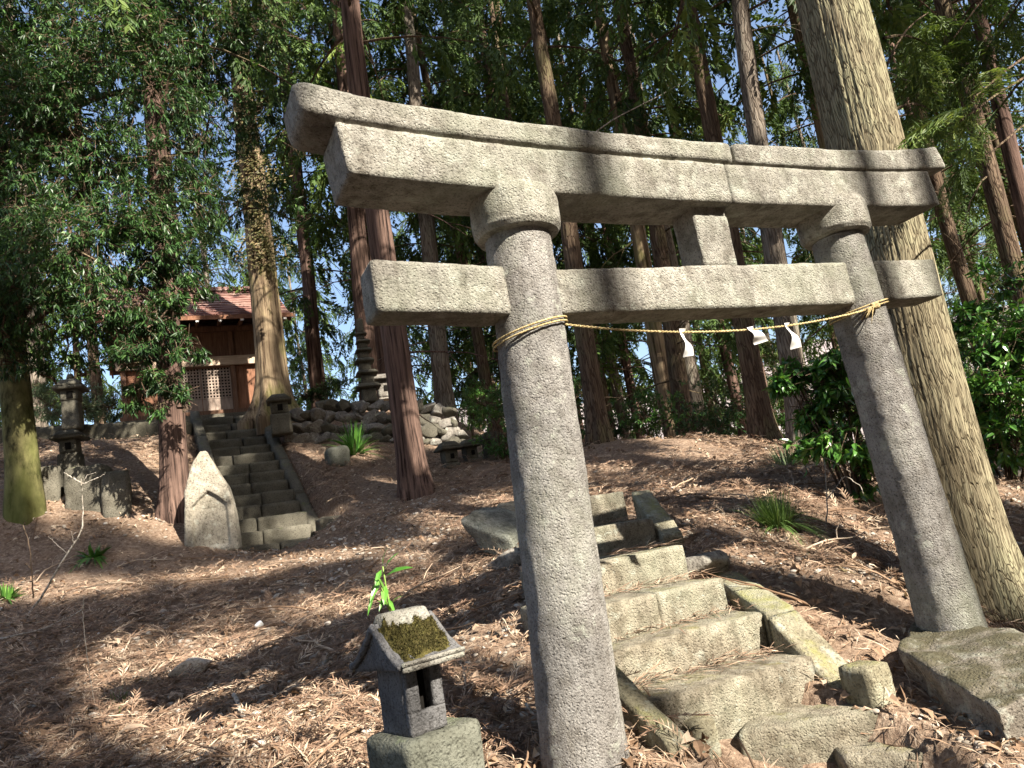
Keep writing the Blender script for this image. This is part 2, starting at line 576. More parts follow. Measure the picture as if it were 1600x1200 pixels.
_m, _nt2, _b2 = newmat('hollow_shade_black', 1.0, 0.0); _b2.inputs['Base Color'].default_value = (0.012, 0.011, 0.010, 1); MT['hollow_shade'] = _m  # near-black that stands in for shade inside openings
MT['wood'] = wood_mat('weathered_wood', (0.085, 0.045, 0.03), (0.20, 0.115, 0.075), (12, 12, 1))
MT['wood_red'] = wood_mat('reddish_plank', (0.13, 0.06, 0.035), (0.28, 0.14, 0.085), (12, 12, 1))
MT['wood_pale'] = wood_mat('bleached_wood', (0.30, 0.22, 0.16), (0.52, 0.42, 0.32), (1, 12, 12))
MT['wood_door'] = wood_mat('grey_door_wood', (0.20, 0.15, 0.12), (0.38, 0.31, 0.26), (8, 8, 1))


def roof_mat():
    m, nt, b = newmat('rusty_red_roof', 0.6, 0.35)
    v = mapping(nt, (0.6, 6, 6))
    n = tnoise(nt, v, 3, 5, 0.7)
    n2 = tnoise(nt, mapping(nt), 1.8, 4, 0.6)
    c = ramp(nt, n, [(0.3, (0.10, 0.045, 0.04)), (0.46, (0.20, 0.095, 0.08)), (0.56, (0.30, 0.19, 0.155)), (0.68, (0.50, 0.42, 0.36))])
    c = mix(nt, 0.5, c, ramp(nt, n2, [(0.35, (0.6, 0.5, 0.5)), (0.65, (1.15, 1.1, 1.05))]), 'MULTIPLY')
    nt.links.new(c, b.inputs['Base Color'])
    bump(nt, b, n, 0.4, 0.01)
    return m


MT['roof'] = roof_mat()


def ground_mat():
    m, nt, b = newmat('forest_floor', 0.95, 0.1)
    v = mapping(nt)
    n1 = tnoise(nt, v, 0.9, 5, 0.6)
    n2 = tnoise(nt, v, 26, 5, 0.75)
    n3 = tnoise(nt, v, 5, 5, 0.65)
    c = ramp(nt, n2, [(0.28, (0.05, 0.034, 0.025)), (0.42, (0.15, 0.105, 0.078)), (0.56, (0.29, 0.22, 0.165)), (0.70, (0.47, 0.39, 0.31))])
    c = mix(nt, ramp(nt, n3, [(0.35, 0.0), (0.65, 0.6)]), c, mix(nt, n2, (0.09, 0.055, 0.037), (0.36, 0.25, 0.175)))
    c = mix(nt, 0.5, c, ramp(nt, n1, [(0.35, (0.6, 0.55, 0.5)), (0.65, (1.1, 1.05, 1.0))]), 'MULTIPLY')
    nt.links.new(c, b.inputs['Base Color'])
    p = bump(nt, b, n2, 1.0, 0.03)
    bump(nt, b, n3, 0.6, 0.06, p)
    return m


MT['ground'] = ground_mat()

# ------------------------------------------------------------------ terrain
def yh(px):
    return 827 - 0.1669 * (px - 838)


GP = [  # pixel, pixel, distance: points of the ground seen in the photograph
    (0, 1200, 4.2), (200, 1200, 3.9), (400, 1200, 3.5), (0, 1050, 5.6), (300, 1055, 5.4), (480, 1080, 4.6), (0, 930, 8.0), (300, 900, 7.8),
    (600, 870, 7.3), (560, 950, 5.8), (820, 795, 8.8), (720, 875, 6.6), (915, 1195, 3.24),
    (0, 850, 9.0), (150, 840, 9.2), (335, 852, 9.6), (275, 805, 10.0), (42, 790, 9.5), (440, 852, 10.2), (520, 800, 10.4), (650, 772, 10.5), (560, 740, 12.0),
    (470, 690, 13.6), (690, 695, 14.0), (600, 700, 13.6), (780, 720, 12.5), (840, 720, 11.5),
    (935, 692, 12.0), (1000, 690, 11.0), (1195, 690, 11.5), (1255, 702, 11.0), (1100, 735, 9.3), (1220, 722, 8.6), (1210, 815, 6.0), (1320, 780, 6.8),
    (1400, 905, 4.9), (1300, 900, 4.9), (1150, 860, 5.4), (1525, 965, 5.3), (1560, 745, 9.0), (1590, 850, 6.4), (1400, 1055, 4.05), (1500, 1120, 3.6),
    (1560, 1160, 3.15), (1430, 1180, 3.1), (1220, 1200, 3.05), (60, 700, 12.0), (200, 690, 13.0),
]
GW = [(0, 0, 0), (2, 0, 0), (-3, 0, .1), (0, 1.6, .2), (3, 2, .15), (-4, 2, .45), (0, -5, -.6), (6, -5, -.8), (-6, -5, -.2), (12, 0, -.5), (-12, 2, 2), (0.9, 2.4, .3),
      (-12, 8, 3.2), (-14, 15, 5), (-12, 20, 5), (-5, 17, 4.75), (-7, 15.6, 4.75), (-9, 15.5, 4.75), (-4.6, 15.3, 4.7), (-3.2, 15.6, 4.6), (-2.2, 15.8, 4.5), (-6, 21, 4.6), (-6, 26, 3.6), (-1, 19, 3.8), (-1, 26, 1.8), (4, 15, 2.1), (4, 22, .8), (1, 15, 2.6),
      (10, 16, 1.0), (10, 8, .8), (16, 12, .8), (16, 22, .5), (-14, 28, 3.4), (0, 32, -.6), (12, 30, -.6), (-14, -10, 0), (20, -12, -1)]
_cp = np.array([at(*g) for g in GP] + [np.array(w, float) for w in GW])


def _tps(r2):
    return 0.5 * r2 * np.log(r2 + 1e-9)


_X = _cp[:, :2]
_K = _tps(((_X[:, None] - _X[None]) ** 2).sum(-1)) + np.eye(len(_X)) * 0.12
_Pm = np.c_[np.ones(len(_X)), _X]
_A = np.block([[_K, _Pm], [_Pm.T, np.zeros((3, 3))]])
_w = np.linalg.solve(_A, np.r_[_cp[:, 2], 0, 0, 0])


def sstep(a, b, x):
    t = np.clip((x - a) / (b - a), 0, 1)
    return t * t * (3 - 2 * t)


# the two flights of steps: front edges of their treads (point of right end, height)
NEAR = [atz(1268, 1022, .75), atz(1193, 957, .93), atz(1130, 902, 1.115), at(1068, 852, 4.85), at(1020, 808, 5.5), at(975, 767, 6.15)]
NW = [1.0, 1.0, .92, 0.78, 0.70, 0.62]
FAR0, FAR1, FW = at(440, 845, 10.35), at(356, 650, 14.5), 1.08


def _corr(x, y):
    """height limit under the stairways so that the ground stays below them"""
    lim = np.full(np.shape(x), 1e3)
    P = [p - AX * w / 2 for p, w in zip(NEAR, NW)]
    P = [P[0] - AN * 0.55 - UPV * .30] + P + [P[-1] + AN * .5]
    for a, b in zip(P[:-1], P[1:]):
        d = (b - a)[:2]; L2 = d @ d
        t = np.clip(((x - a[0]) * d[0] + (y - a[1]) * d[1]) / L2, 0, 1)
        q = np.hypot(x - a[0] - t * d[0], y - a[1] - t * d[1])
        h = a[2] + t * (b[2] - a[2]) - 0.20
        lim = np.minimum(lim, h + np.clip(q - 0.36, 0, 9) * 3.0)
    a, b = FAR0, FAR1
    d = (b - a)[:2]; L2 = d @ d
    t = np.clip(((x - a[0]) * d[0] + (y - a[1]) * d[1]) / L2, 0, 1)
    q = np.hypot(x - a[0] - t * d[0], y - a[1] - t * d[1])
    lim = np.minimum(lim, a[2] + t * (b[2] - a[2]) - 0.32 + np.clip(q - 0.62, 0, 9) * 2.0)
    return lim


def ground(x, y, rough=True):
    x = np.asarray(x, float); y = np.asarray(y, float)
    sh = x.shape
    xf, yf = x.ravel(), y.ravel()
    z = np.empty(len(xf))
    for i in range(0, len(xf), 60000):
        xx, yy = np.clip(xf[i:i + 60000], -18, 22), np.clip(yf[i:i + 60000], -12, 34)
        r2 = (xx[:, None] - _X[None, :, 0]) ** 2 + (yy[:, None] - _X[None, :, 1]) ** 2
        z[i:i + 60000] = _tps(r2) @ _w[:len(_X)] + _w[len(_X)] + _w[len(_X) + 1] * xx + _w[len(_X) + 2] * yy
    d = np.hypot(xf, yf - 10)
    t = sstep(22, 48, d)
    z = z * (1 - t) + (-5.0) * t
    z = np.minimum(z, _corr(xf, yf))
    if rough:
        P = np.stack([xf, yf, 0 * xf], 1)
        z = z + (fbm(P * 1.1, 3, 3) - .5) * 0.12 + (fbm(P * 5.0, 9, 3) - .5) * 0.06
    return z.reshape(sh)


def gz(x, y):
    return float(ground(np.array([x]), np.array([y]), False)[0])


def on_ground(px, py, Y):
    p = at(px, py, Y)
    return np.array([p[0], p[1], gz(p[0], p[1])])


N_ = 560
_u = np.linspace(-1, 1, N_)
_gx = 3.0 * np.sinh(_u * math.asinh(420 / 3.0))
_gy = 6.0 + 3.5 * np.sinh(_u * math.asinh(420 / 3.5))
_GX, _GY = np.meshgrid(_gx, _gy, indexing='ij')
_GZ = ground(_GX, _GY)
_i = np.arange(N_ * N_).reshape(N_, N_)
_Q = np.stack([_i[:-1, :-1], _i[1:, :-1], _i[1:, 1:], _i[:-1, 1:]], -1).reshape(-1, 4)
g_o = link('ground', np_mesh('ground', np.stack([_GX, _GY, _GZ], -1), _Q, True), None, [MT['ground']])
tag(g_o, 'brown forest floor covered with cedar litter sloping up to the shrine', 'ground', kind='structure')

# a wooded winter hill beyond the trees
_m, _nt2, _b2 = newmat('bare_winter_wood', 1.0, 0.0)
_v = mapping(_nt2)
_c = ramp(_nt2, tnoise(_nt2, _v, 0.12, 6, 0.75), [(0.3, (0.13, 0.11, 0.11)), (0.55, (0.24, 0.21, 0.205)), (0.75, (0.34, 0.30, 0.29))])
_nt2.links.new(_c, _b2.inputs['Base Color'])
MT['hill'] = _m
_hx = np.linspace(-380, 380, 220); _hy = np.linspace(150, 400, 60)
_HX, _HY = np.meshgrid(_hx, _hy, indexing='ij')
_HP = np.stack([_HX * .012, _HY * .012, 0 * _HX], -1)
_HZ = -8 + np.sin(np.clip((_HY - 150) / 250, 0, 1) * np.pi / 2) * (62 + 46 * (fbm(_HP, 5, 4) - .5) * 2 + 6 * (fbm(_HP * 9, 8, 3) - .5))
_i = np.arange(220 * 60).reshape(220, 60)
_Q = np.stack([_i[:-1, :-1], _i[1:, :-1], _i[1:, 1:], _i[:-1, 1:]], -1).reshape(-1, 4)
tag(link('hills', np_mesh('hills', np.stack([_HX, _HY, _HZ], -1), _Q, True), None, [MT['hill']]),
    'pale brown winter hillside far beyond the trunks', 'hill', kind='structure')


# ------------------------------------------------------------------ gate
TO = np.array([1.058, 3.73, 0.0])       # between the pillars
BL, BR = 0.60, 0.735                   # heights of the two pillar feet
Z0 = 0.664


def tw(a, b, z):
    """gate coordinates -> world"""
    return TO + AX * a + AN * b + UPV * z


torii = empty('stone_torii_gate', (TO[0], TO[1], Z0), 'weathered grey stone torii gate standing over the steps', 'gate', YAW)


def gate_part(name, V, Q, mat, smooth=True):
    return link(name, np_mesh(name, V, Q, smooth), torii, [mat])


def pillar(sgn, foot, r0, r1):
    ub, ut, Hc = 1.126, 1.023, 2.184
    z0, z1 = foot - Z0 - 0.12, Hc + 0.03
    n, m = 72, 120
    a = np.linspace(0, 2 * np.pi, n, endpoint=False)
    t = np.linspace(0, 1, m)
    zz = z0 + (z1 - z0) * t
    cx = sgn * (ub + (ut - ub) * zz / Hc)
    rr = r0 + (r1 - r0) * t + 0.012 * np.exp(-t * 14)
    A, T = np.meshgrid(a, t)
    V = np.stack([cx[:, None] + rr[:, None] * np.cos(A), rr[:, None] * np.sin(A), np.repeat(zz[:, None], n, 1)], -1).reshape(-1, 3)
    idx = np.arange(m * n).reshape(m, n); nx = np.roll(idx, -1, 1)
    Q = np.stack([idx[:-1], nx[:-1], nx[1:], idx[1:]], -1).reshape(-1, 4)
    V = roughen(V, Q, 0.007, 7, 11 + sgn)
    V = roughen(V, Q, 0.0035, 45, 21 + sgn, 2)
    return V, Q


for sgn, foot, r0, r1 in ((-1, BL, .170, .152), (1, BR, .158, .140)):
    gate_part('pillar', *pillar(sgn, foot, r0, r1), MT['granite_pillar'])
    # round capital under the lintel
    n = 64
    prof = [(.0, 2.185), (.150, 2.185), (.188, 2.192), (.203, 2.215), (.206, 2.26), (.203, 2.36), (.19, 2.39), (.0, 2.395)]
    pr = []
    for (ra, za), (rb, zb) in zip(prof[:-1], prof[1:]):
        for k in range(6):
            pr.append((ra + (rb - ra) * k / 6, za + (zb - za) * k / 6))
    pr.append(prof[-1])
    pr = np.array(pr)
    a = np.linspace(0, 2 * np.pi, n, endpoint=False)
    sc = 1.0 if sgn < 0 else .95
    dz = 0.0 if sgn < 0 else 0.035
    V = np.stack([sgn * 1.022 + sc * pr[:, :1] * np.cos(a), sc * pr[:, :1] * np.sin(a), np.repeat(pr[:, 1:2] + dz, n, 1)], -1).reshape(-1, 3)
    idx = np.arange(len(pr) * n).reshape(len(pr), n); nx = np.roll(idx, -1, 1)
    Q = np.stack([idx[:-1], nx[:-1], nx[1:], idx[1:]], -1).reshape(-1, 4)
    V = roughen(V, Q, 0.012, 6, 31 + sgn)
    gate_part('capital', V, Q, MT['granite'])


def beam(name, x0, x1, d, zb, zt, mat, seed, front=None, slant0=0.0, slant1=0.0, r=0.011, amp=0.006, back=0.0):
    """stone beam from x0 to x1; zb(x) and zt(x) give its lower and upper edge"""
    L = x1 - x0
    V, Q = box_grid((L, d, 0.24), 0.022, r)
    t = V[:, 0] / L + .5
    w = V[:, 2] / .24 + .5
    x = x0 + L * t
    x = x + (1 - t) ** 6 * slant0 * (w - .5) + t ** 6 * slant1 * (w - .5)
    z = zb(x) + (zt(x) - zb(x)) * w
    V = np.stack([x, V[:, 1] + back, z], 1)
    V = roughen(V, Q, amp, 7, seed)
    V = roughen(V, Q, 0.0028, 48, seed + 3, 2)
    return gate_part(name, V, Q, mat)


def lerp(xa, za, xb, zb):
    return lambda x: za + (zb - za) * (x - xa) / (xb - xa)


# tie beam of three stones
beam('tie_beam', -1.755, -1.165, .20, lerp(-1.755, 1.825, -1.165, 1.80), lerp(-1.755, 2.052, -1.165, 2.022), MT['granite'], 41, r=.018)
beam('tie_beam', -0.925, 0.925, .20, lerp(-0.925, 1.795, .925, 1.80), lerp(-.925, 2.005, .925, 2.045), MT['granite'], 42)
beam('tie_beam', 1.155, 1.665, .20, lerp(1.155, 1.815, 1.665, 1.835), lerp(1.155, 2.055, 1.665, 2.065), MT['granite'], 43)
# strut
V, Q = stone((.218, .17, .40), .022, .008, .006, 7, 45)
V = V + np.array([0.055, 0.0, 2.225])
gate_part('strut', V, Q, MT['granite'])


def sori(x):
    return 0.05 * np.abs(x / 1.9) ** 2.2 + 0.018 * (np.abs(x) / 1.9) ** 6


lob = lambda x: 2.345 + 0.9 * sori(x)
lot = lambda x: 2.565 + 1.05 * sori(x)
beam('lintel', -1.825, 0.165, .30, lob, lot, MT['granite'], 51, slant0=-.03)
beam('lintel', 0.169, 1.785, .30, lob, lot, MT['granite'], 52, slant1=-.03)
tob = lambda x: 2.566 + 1.05 * sori(x)
tot = lambda x: 2.690 + 1.5 * sori(x)
beam('cap_beam', -1.985, 0.245, .325, tob, tot, MT['granite'], 53, slant0=-.02, r=.055)
beam('cap_beam', 0.249, 1.93, .325, tob, tot, MT['granite'], 54, slant1=-.05, r=.035)


# ------------------------------------------------------------------ straw rope and paper
rope = empty('straw_rope', tw(0, -.17, Z0 + 1.75), 'thin twisted straw rope tied between the two gate pillars', 'rope')


def rope_part(name, path, r, parent=rope, n=8):
    path = np.asarray(path) - np.asarray(parent.location)
    V, Q = tube(path, r, n)
    return link(name, np_mesh(name, V, Q, True), parent, [MT['rope']])


def ring(sgn, z, tilt, rr, turns=1.0, dz=0.0, a0=0.0):
    a = np.linspace(a0, a0 + 2 * np.pi * turns, int(64 * turns))
    ub, ut, Hc = 1.126, 1.023, 2.184
    cx = sgn * (ub + (ut - ub) * z / Hc)
    return [tw(cx + rr * np.cos(t), rr * np.sin(t), Z0 + z + tilt * np.cos(t) + dz * (t - a0) / 6.28) for t in a]


rope_part('loop', ring(-1, 1.715, .035, .172, 1.97, .018), .0046)
rope_part('loop', ring(1, 1.765, .03, .160, 1.97, .016), .0046)
p0, p1 = tw(-.93, -.1, Z0 + 1.745), tw(.955, -.125, Z0 + 1.755)
s = np.linspace(0, 1, 60)[:, None]
rp = p0 + (p1 - p0) * s - UPV * 0.10 * (4 * s * (1 - s)) * np.array([1.0])
for k in (0, 1):
    ph = np.linspace(0, 2 * np.pi * 40, 60 * 1)
    ss = np.linspace(0, 1, 400)[:, None]
    pp = p0 + (p1 - p0) * ss - UPV * 0.075 * (4 * ss * (1 - ss))
    a = (ss[:, 0] * 2 * np.pi * 45 + k * np.pi)
    pp = pp + np.outer(np.cos(a), UPV) * .0027 + np.outer(np.sin(a), AN) * .0027
    rope_part('strand', pp, .0034, n=6)
kn = tw(.985, -.155, Z0 + 1.765)
V, Q = stone((.05, .035, .035), .006, .012, .006, 40, 3)
link('knot', np_mesh('knot', V + kn - np.array(rope.location), Q, True), rope, [MT['rope']])
for k in range(9):
    d = norm(np.array([RNG.normal(-.8, .3), RNG.normal(-.3, .3), RNG.normal(-.1, .35)]))
    q = [kn + d * .09 * t + UPV * -.03 * t * t for t in np.linspace(0, 1, 5)]
    rope_part('straw_end', q, .0022, n=4)


def streamer(px, label, wid, ln, sway):
    f = px
    top = p0 + (p1 - p0) * f - UPV * 0.075 * (4 * f * (1 - f))
    nu, nv = 8, 26
    u = np.linspace(-.5, .5, nu); v = np.linspace(0, 1, nv)
    U, W = np.meshgrid(u, v, indexing='ij')
    x = U * wid * (1 - .15 * np.sin(W * 5)) + sway * W ** 1.5 * .05
    y = -0.010 + .012 * np.sin(W * 7 + sway) + .025 * U * np.sin(W * 4 + sway)
    z = -W * ln + .014 + .012 * U * sway
    P = np.array([0, 0, 0]) + AX * x[..., None] + AN * y[..., None] + UPV * z[..., None]
    P2 = P + AN * .0012
    idx = np.arange(nu * nv).reshape(nu, nv)
    q = np.stack([idx[:-1, :-1], idx[1:, :-1], idx[1:, 1:], idx[:-1, 1:]], -1).reshape(-1, 4)
    V = np.concatenate([P.reshape(-1, 3), P2.reshape(-1, 3)])
    o = link('paper_streamer', np_mesh('paper_streamer', V, np.concatenate([q, q[:, ::-1] + nu * nv]), True), None, [MT['paper']])
    o.location = top
    tag(o, label, 'paper streamer', 'white paper streamers on the straw rope')


streamer(.335, 'straight white paper streamer, leftmost on the straw rope', .042, .135, .1)
streamer(.557, 'short twisted white paper streamer hanging in the middle of the rope', .062, .085, 1.0)
streamer(.685, 'crumpled white paper streamer nearest the right pillar knot', .048, .135, .5)


# ------------------------------------------------------------------ stone blocks
def block(name, center, dims, yaw, mat, seed, parent=None, amp=.010, r=.014, seg=.03, scale=5, tilt=(0, 0)):
    V, Q = stone(dims, seg, r, amp, scale, seed)
    V = roughen(V, Q, .003, 40, seed + 5, 2)
    R_ = np.array(Matrix.Rotation(yaw, 3, 'Z') @ Matrix.Rotation(tilt[0], 3, 'X') @ Matrix.Rotation(tilt[1], 3, 'Y'))
    V = V @ R_.T
    c = np.asarray(center, float)
    if parent is not None:
        pm = np.array(parent.location); V = V + (c - pm)
        o = link(name, np_mesh(name, V, Q, True), parent, [mat])
    else:
        o = link(name, np_mesh(name, V, Q, True), None, [mat])
        o.location = c
    return o


def hexblock(name, P, mat, seed, parent=None, amp=.012, r=.03, seg=.03, scale=5):
    """P: bottom corners a,b,c,d then top corners (x-y-, x+y-, x+y+, x-y+)"""
    P = np.asarray(P, float)
    a, b, c, d, e, f, g, h = P
    dims = (np.linalg.norm(b - a), np.linalg.norm(d - a), np.linalg.norm(e - a))
    H = [a, e, d, h, b, f, c, g]
    V, Q = stone(dims, seg, min(r, .4 * min(dims)), 0, 1, seed, hexa=H)
    V = roughen(V, Q, amp, scale, seed); V = roughen(V, Q, .003, 40, seed + 5, 2)
    o0 = P.mean(0) if parent is None else np.array(parent.location)
    o = link(name, np_mesh(name, V - o0, Q, True), parent, [mat])
    if parent is None:
        o.location = P.mean(0)
    return o


near = empty('stone_stairway', NEAR[0] - AX * .45, 'short flight of rough stone steps climbing through the torii gate', 'stairway')
for k, (p, w) in enumerate(zip(NEAR, NW)):
    dep = 0.50 if k < 2 else 0.8
    if k == 5: dep = .3
    h = .30
    yw = YAW + [.02, -.03, .02, 0.0, .03, -.02][k]
    ax = np.array([math.cos(yw), math.sin(yw), 0]); an = np.array([-math.sin(yw), math.cos(yw), 0])
    if k == 2:      # cracked into two stones
        block('step', p - ax * .235 + an * dep / 2 - UPV * h / 2, (.466, dep, h), yw, MT['step'], 60, near)
        block('step', p - ax * .70 + an * dep / 2 - UPV * (h / 2 + .002), (.458, dep, h), yw, MT['step'], 61, near)
    else:
        block('step', p - ax * w / 2 + an * dep / 2 - UPV * h / 2, (w, dep, h), yw, MT['step'], 62 + k, near, tilt=(0, .015 * (-1) ** k))
# low stones at the foot of the flight
def slab_from(name, pts, z, h, mat, seed, parent=None, label=None, cat=None, amp=.014):
    T = [atz(px, py, z) for px, py in pts]
    B = [t - UPV * h for t in T]
    return hexblock(name, B + T, mat, seed, parent, amp=amp, r=.02, scale=4)
slab_from('step', [(1150, 1145), (1372, 1108), (1330, 1078), (1180, 1110)], .555, .3, MT['step'], 71, near)
slab_from('step', [(1095, 1178), (1248, 1165), (1225, 1135), (1100, 1150)], .475, .3, MT['step'], 72, near)
slab_from('step', [(1318, 1185), (1475, 1172), (1440, 1146), (1300, 1166)], .43, .25, MT['step'], 73, near)
# side stones
def curb(name, pa, pb, w, h, seed, parent):
    a, b = np.asarray(pa), np.asarray(pb)
    s = AX * w
    T = [a, a + s, b + s, b]
    B = [t - UPV * h for t in T]
    return hexblock(name, [B[0], B[1], B[2], B[3]] + T, MT['curb'], seed, parent, amp=.014, r=.012, scale=5)
curb('curb_stone', atz(1306, 1078, .60), atz(1198, 962, .92), .20, .50, 75, near)
curb('curb_stone', atz(1196, 960, .925), atz(1092, 884, 1.14), .21, .50, 76, near)
curb('curb_stone', atz(1078, 1150, .66) - AX * .11, atz(955, 1020, .93) - AX * .14, .11, .3, 77, near)
curb('curb_stone', at(1035, 838, 5.4), at(985, 768, 6.15), .18, .35, 78, near)

o = block('curb_end_stone', atz(1092, 1175, .50), (.15, .17, .30), YAW, MT['curb'], 81, r=.04)
tag(o, 'small rounded pale stone at the lower end of the left curb', 'stone')
o = block('square_stone_block', atz(1362, 1098, .55), (.16, .16, .34), YAW + .1, MT['curb'], 82, r=.02)
tag(o, 'square cut stone block beside the right end of the steps', 'stone')
# plinth boulder under the right pillar
zt = BR - .012
T = [atz(1397, 1010, .715), atz(1556, 1108, .61), atz(1740, 1010, .71), atz(1436, 958, zt)]
B = [T[0] + AX * .16 + AN * .06 - UPV * .42, T[1] - UPV * .42 + AX * .06 + AN * .04, T[2] - UPV * .5, T[3] - UPV * .5]
_bm = stone_mat('base_boulder_stone', (0.17, 0.15, 0.125), (0.36, 0.32, 0.27), moss=0.95, mosscol=(0.04, 0.036, 0.018), lichen=0.7, pit=1.0, patch=1.6)
o = hexblock('base_boulder', B + T, _bm, 83, amp=.075, r=.04, seg=.022, scale=3.4)
tag(o, 'large lichened boulder carrying the right gate pillar', 'boulder')
T = [at(735, 868, 6.25), at(822, 882, 6.2), at(815, 815, 6.7), at(728, 812, 6.7)]
T = [at(712, 812, 6.35), at(800, 838, 6.2), at(830, 800, 6.75), at(750, 785, 6.8)]
B = [T[0] - UPV * .28 + AX * .16, T[1] - UPV * .34 + AX * .05, T[2] - UPV * .4, T[3] - UPV * .4]
MT['spotted'] = stone_mat('black_spotted_rock', (0.16, 0.16, 0.14), (0.31, 0.31, 0.27), moss=0.75, mosscol=(0.018, 0.018, 0.015), lichen=0.5, pit=1.0, patch=3, streak=.5)
o = hexblock('lichened_rock', B + T, MT['spotted'], 84, amp=.05, r=.05, scale=3)
tag(o, 'angular pale rock with black lichen at the left of the top step', 'rock')
T = [at(775, 806, 6.7), at(860, 800, 6.7), at(860, 778, 7.1), at(775, 784, 7.1)]
o = hexblock('cut_stone', [t - UPV * .35 for t in T] + T, MT['step'], 85, amp=.03)
tag(o, 'yellowish cut stone lying behind the left gate pillar', 'stone')


# ------------------------------------------------------------------ little stone shrine in front
hk_o = at(650, 1140, 2.72)
hyaw = .76
hok = empty('stone_hokora', hk_o, 'small stone wayside shrine with a moss covered roof in the foreground', 'stone shrine', hyaw)
hok.scale = (.92, .92, .95)
plz = hk_o[2]


def hp(name, V, Q, mat, smooth=True, parent=hok):
    return link(name, np_mesh(name, V, Q, smooth), parent, [mat])


# body with a window opening: four walls of blocks
bw, bd, bh = .155, .19, .235
acc = Acc()
def addbox(acc, c, d, seed=1, r=.002, seg=.012, amp=.0025):
    V, Q = stone(d, seg, r, amp, 18, seed)
    acc.add(V + np.asarray(c), Q)
addbox(acc, (0, -bd / 2 + .015, .038), (bw, .03, .076), 1)
addbox(acc, (0, -bd / 2 + .015, .225), (bw, .03, .03), 2)
addbox(acc, (-.0525, -bd / 2 + .0152, .1435), (.050, .0296, .138), 3)
addbox(acc, (.0555, -bd / 2 + .0152, .1435), (.044, .0296, .138), 4)
addbox(acc, (-bw / 2 + .014, .0155, .12), (.028, bd - .031, .24), 5)
addbox(acc, (bw / 2 - .014, .0155, .12), (.028, bd - .031, .24), 6)
addbox(acc, (0, bd / 2 - .013, .12), (bw - .057, .026, .238), 7)
acc.link('body', hok, [MT['hokora']], True)
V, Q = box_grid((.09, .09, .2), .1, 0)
hp('window_shade_block', V + np.array([0, .02, .125]), Q, MT['hollow_shade'], False)  # solid near-black block paints the shade inside the window
# roof: two concave slopes falling to the front and back
rw, rs, rz0, rh = .25, .335, .222, .135
def roof_z(y):
    t = np.abs(y) / (rs / 2)
    return rz0 + .035 + rh * ((1 - t) ** 1.45)
V, Q = box_grid((rw, rs, .06), .0095, .006)
w = V[:, 2] / .06 + .5
top = roof_z(V[:, 1]) ; bot = rz0 + .002 + .0 * top
lowc = np.maximum(bot, roof_z(V[:, 1]) - .075 + .0)
gab = np.abs(V[:, 0]) > rw / 2 - .012
zz = bot + (top - bot) * w
# rim along each gable
V2 = np.stack([V[:, 0] * (1 + .04 * (np.abs(V[:, 1]) / (rs / 2)) ** 2), V[:, 1], zz], 1)
V2 = roughen(V2, Q, .006, 16, 12)
roof = hp('roof', V2, Q, MT['hokora'])
for sx in (-1, 1):
    y = np.linspace(-rs / 2, rs / 2, 41)
    a2 = Acc()
    path = np.stack([np.full(41, sx * (rw / 2 + .006)) * (1 + .04 * (np.abs(y) / (rs / 2)) ** 2), y, roof_z(y) - .014], 1)
    Vb, Qb = tube(path, .013, 8)
    Vb = roughen(Vb, Qb, .003, 30, 5)
    hp('gable_rim', Vb, Qb, MT['hokora'], True, roof)
for sy in (-1, 1):
    Vb, Qb = stone((rw + .022, .016, .019), .012, .004, .002, 20, 8)
    hp('eave_edge', Vb + np.array([0, sy * (rs / 2 + .004), rz0 + .0105]), Qb, MT['granite'], True, roof)
    Vb, Qb = stone((rw + .03, .018, .016), .012, .004, .002, 20, 9)
    hp('eave_edge', Vb + np.array([0, sy * (rs / 2 + .006), rz0 + .0285]), Qb, MT['granite'], True, roof)
# moss cushion on the front slope
nx_, ny_ = 80, 60
u = np.linspace(-rw / 2 * .97, rw / 2 * .99, nx_); v = np.linspace(-rs / 2 * 1.0, -rs / 2 * .14, ny_)
U, W = np.meshgrid(u, v, indexing='ij')
Pn = np.stack([U * 60, W * 60, 0 * U], -1)
hgt = .004 + .034 * fbm(Pn * .25, 3, 2) * fbm(Pn, 4, 3) * 2.2
edge = np.minimum.reduce([(U + rw / 2) * 36, (rw / 2 - U) * 40, (W + rs / 2) * 50, (-rs / 2 * .10 - W) * 36]).clip(0, 1.3) - .85 * fbm(Pn * .4, 24, 3) - .35 * (fbm(Pn * .16, 44, 2) > .56)
edge = (edge * 1.8 + .35).clip(0, 1)
edge = edge * sstep(.25, .33, fbm(Pn * .22, 14, 3) + .08)
Zm = roof_z(W) - .004 + hgt * edge
idx = np.arange(nx_ * ny_).reshape(nx_, ny_)
q = np.stack([idx[:-1, :-1], idx[1:, :-1], idx[1:, 1:], idx[:-1, 1:]], -1).reshape(-1, 4)
ms = hp('moss', np.stack([U, W, Zm], -1), q, MT['moss'], True, roof)
# fuzz on the moss
nf = 7500
ii = RNG.integers(1, nx_ - 1, nf); jj = RNG.integers(1, ny_ - 1, nf)
ok = edge[ii, jj] > .5
ii, jj = ii[ok], jj[ok]
P = np.stack([U[ii, jj], W[ii, jj], Zm[ii, jj] - .002], 1) + RNG.normal(0, .0012, (len(ii), 3))
D = norm(np.stack([RNG.normal(0, .5, len(ii)), RNG.normal(-.3, .5, len(ii)), np.ones(len(ii))], 1))
V, Q = leaf_quads(P, D, RNG.normal(0, 1, (len(ii), 3)), RNG.uniform(.005, .0125, len(ii)), .0035)
MT['mossfuzz'] = leaf_mat('moss_fuzz', (0.022, 0.022, 0.008), (0.06, 0.053, 0.018), (0.17, 0.135, 0.06), 0.8, 0.1, 0.1)
link('moss_tufts', np_mesh('moss_tufts', V, Q, False, RNG.beta(2, 2.5, len(ii))), roof, [MT['mossfuzz']])
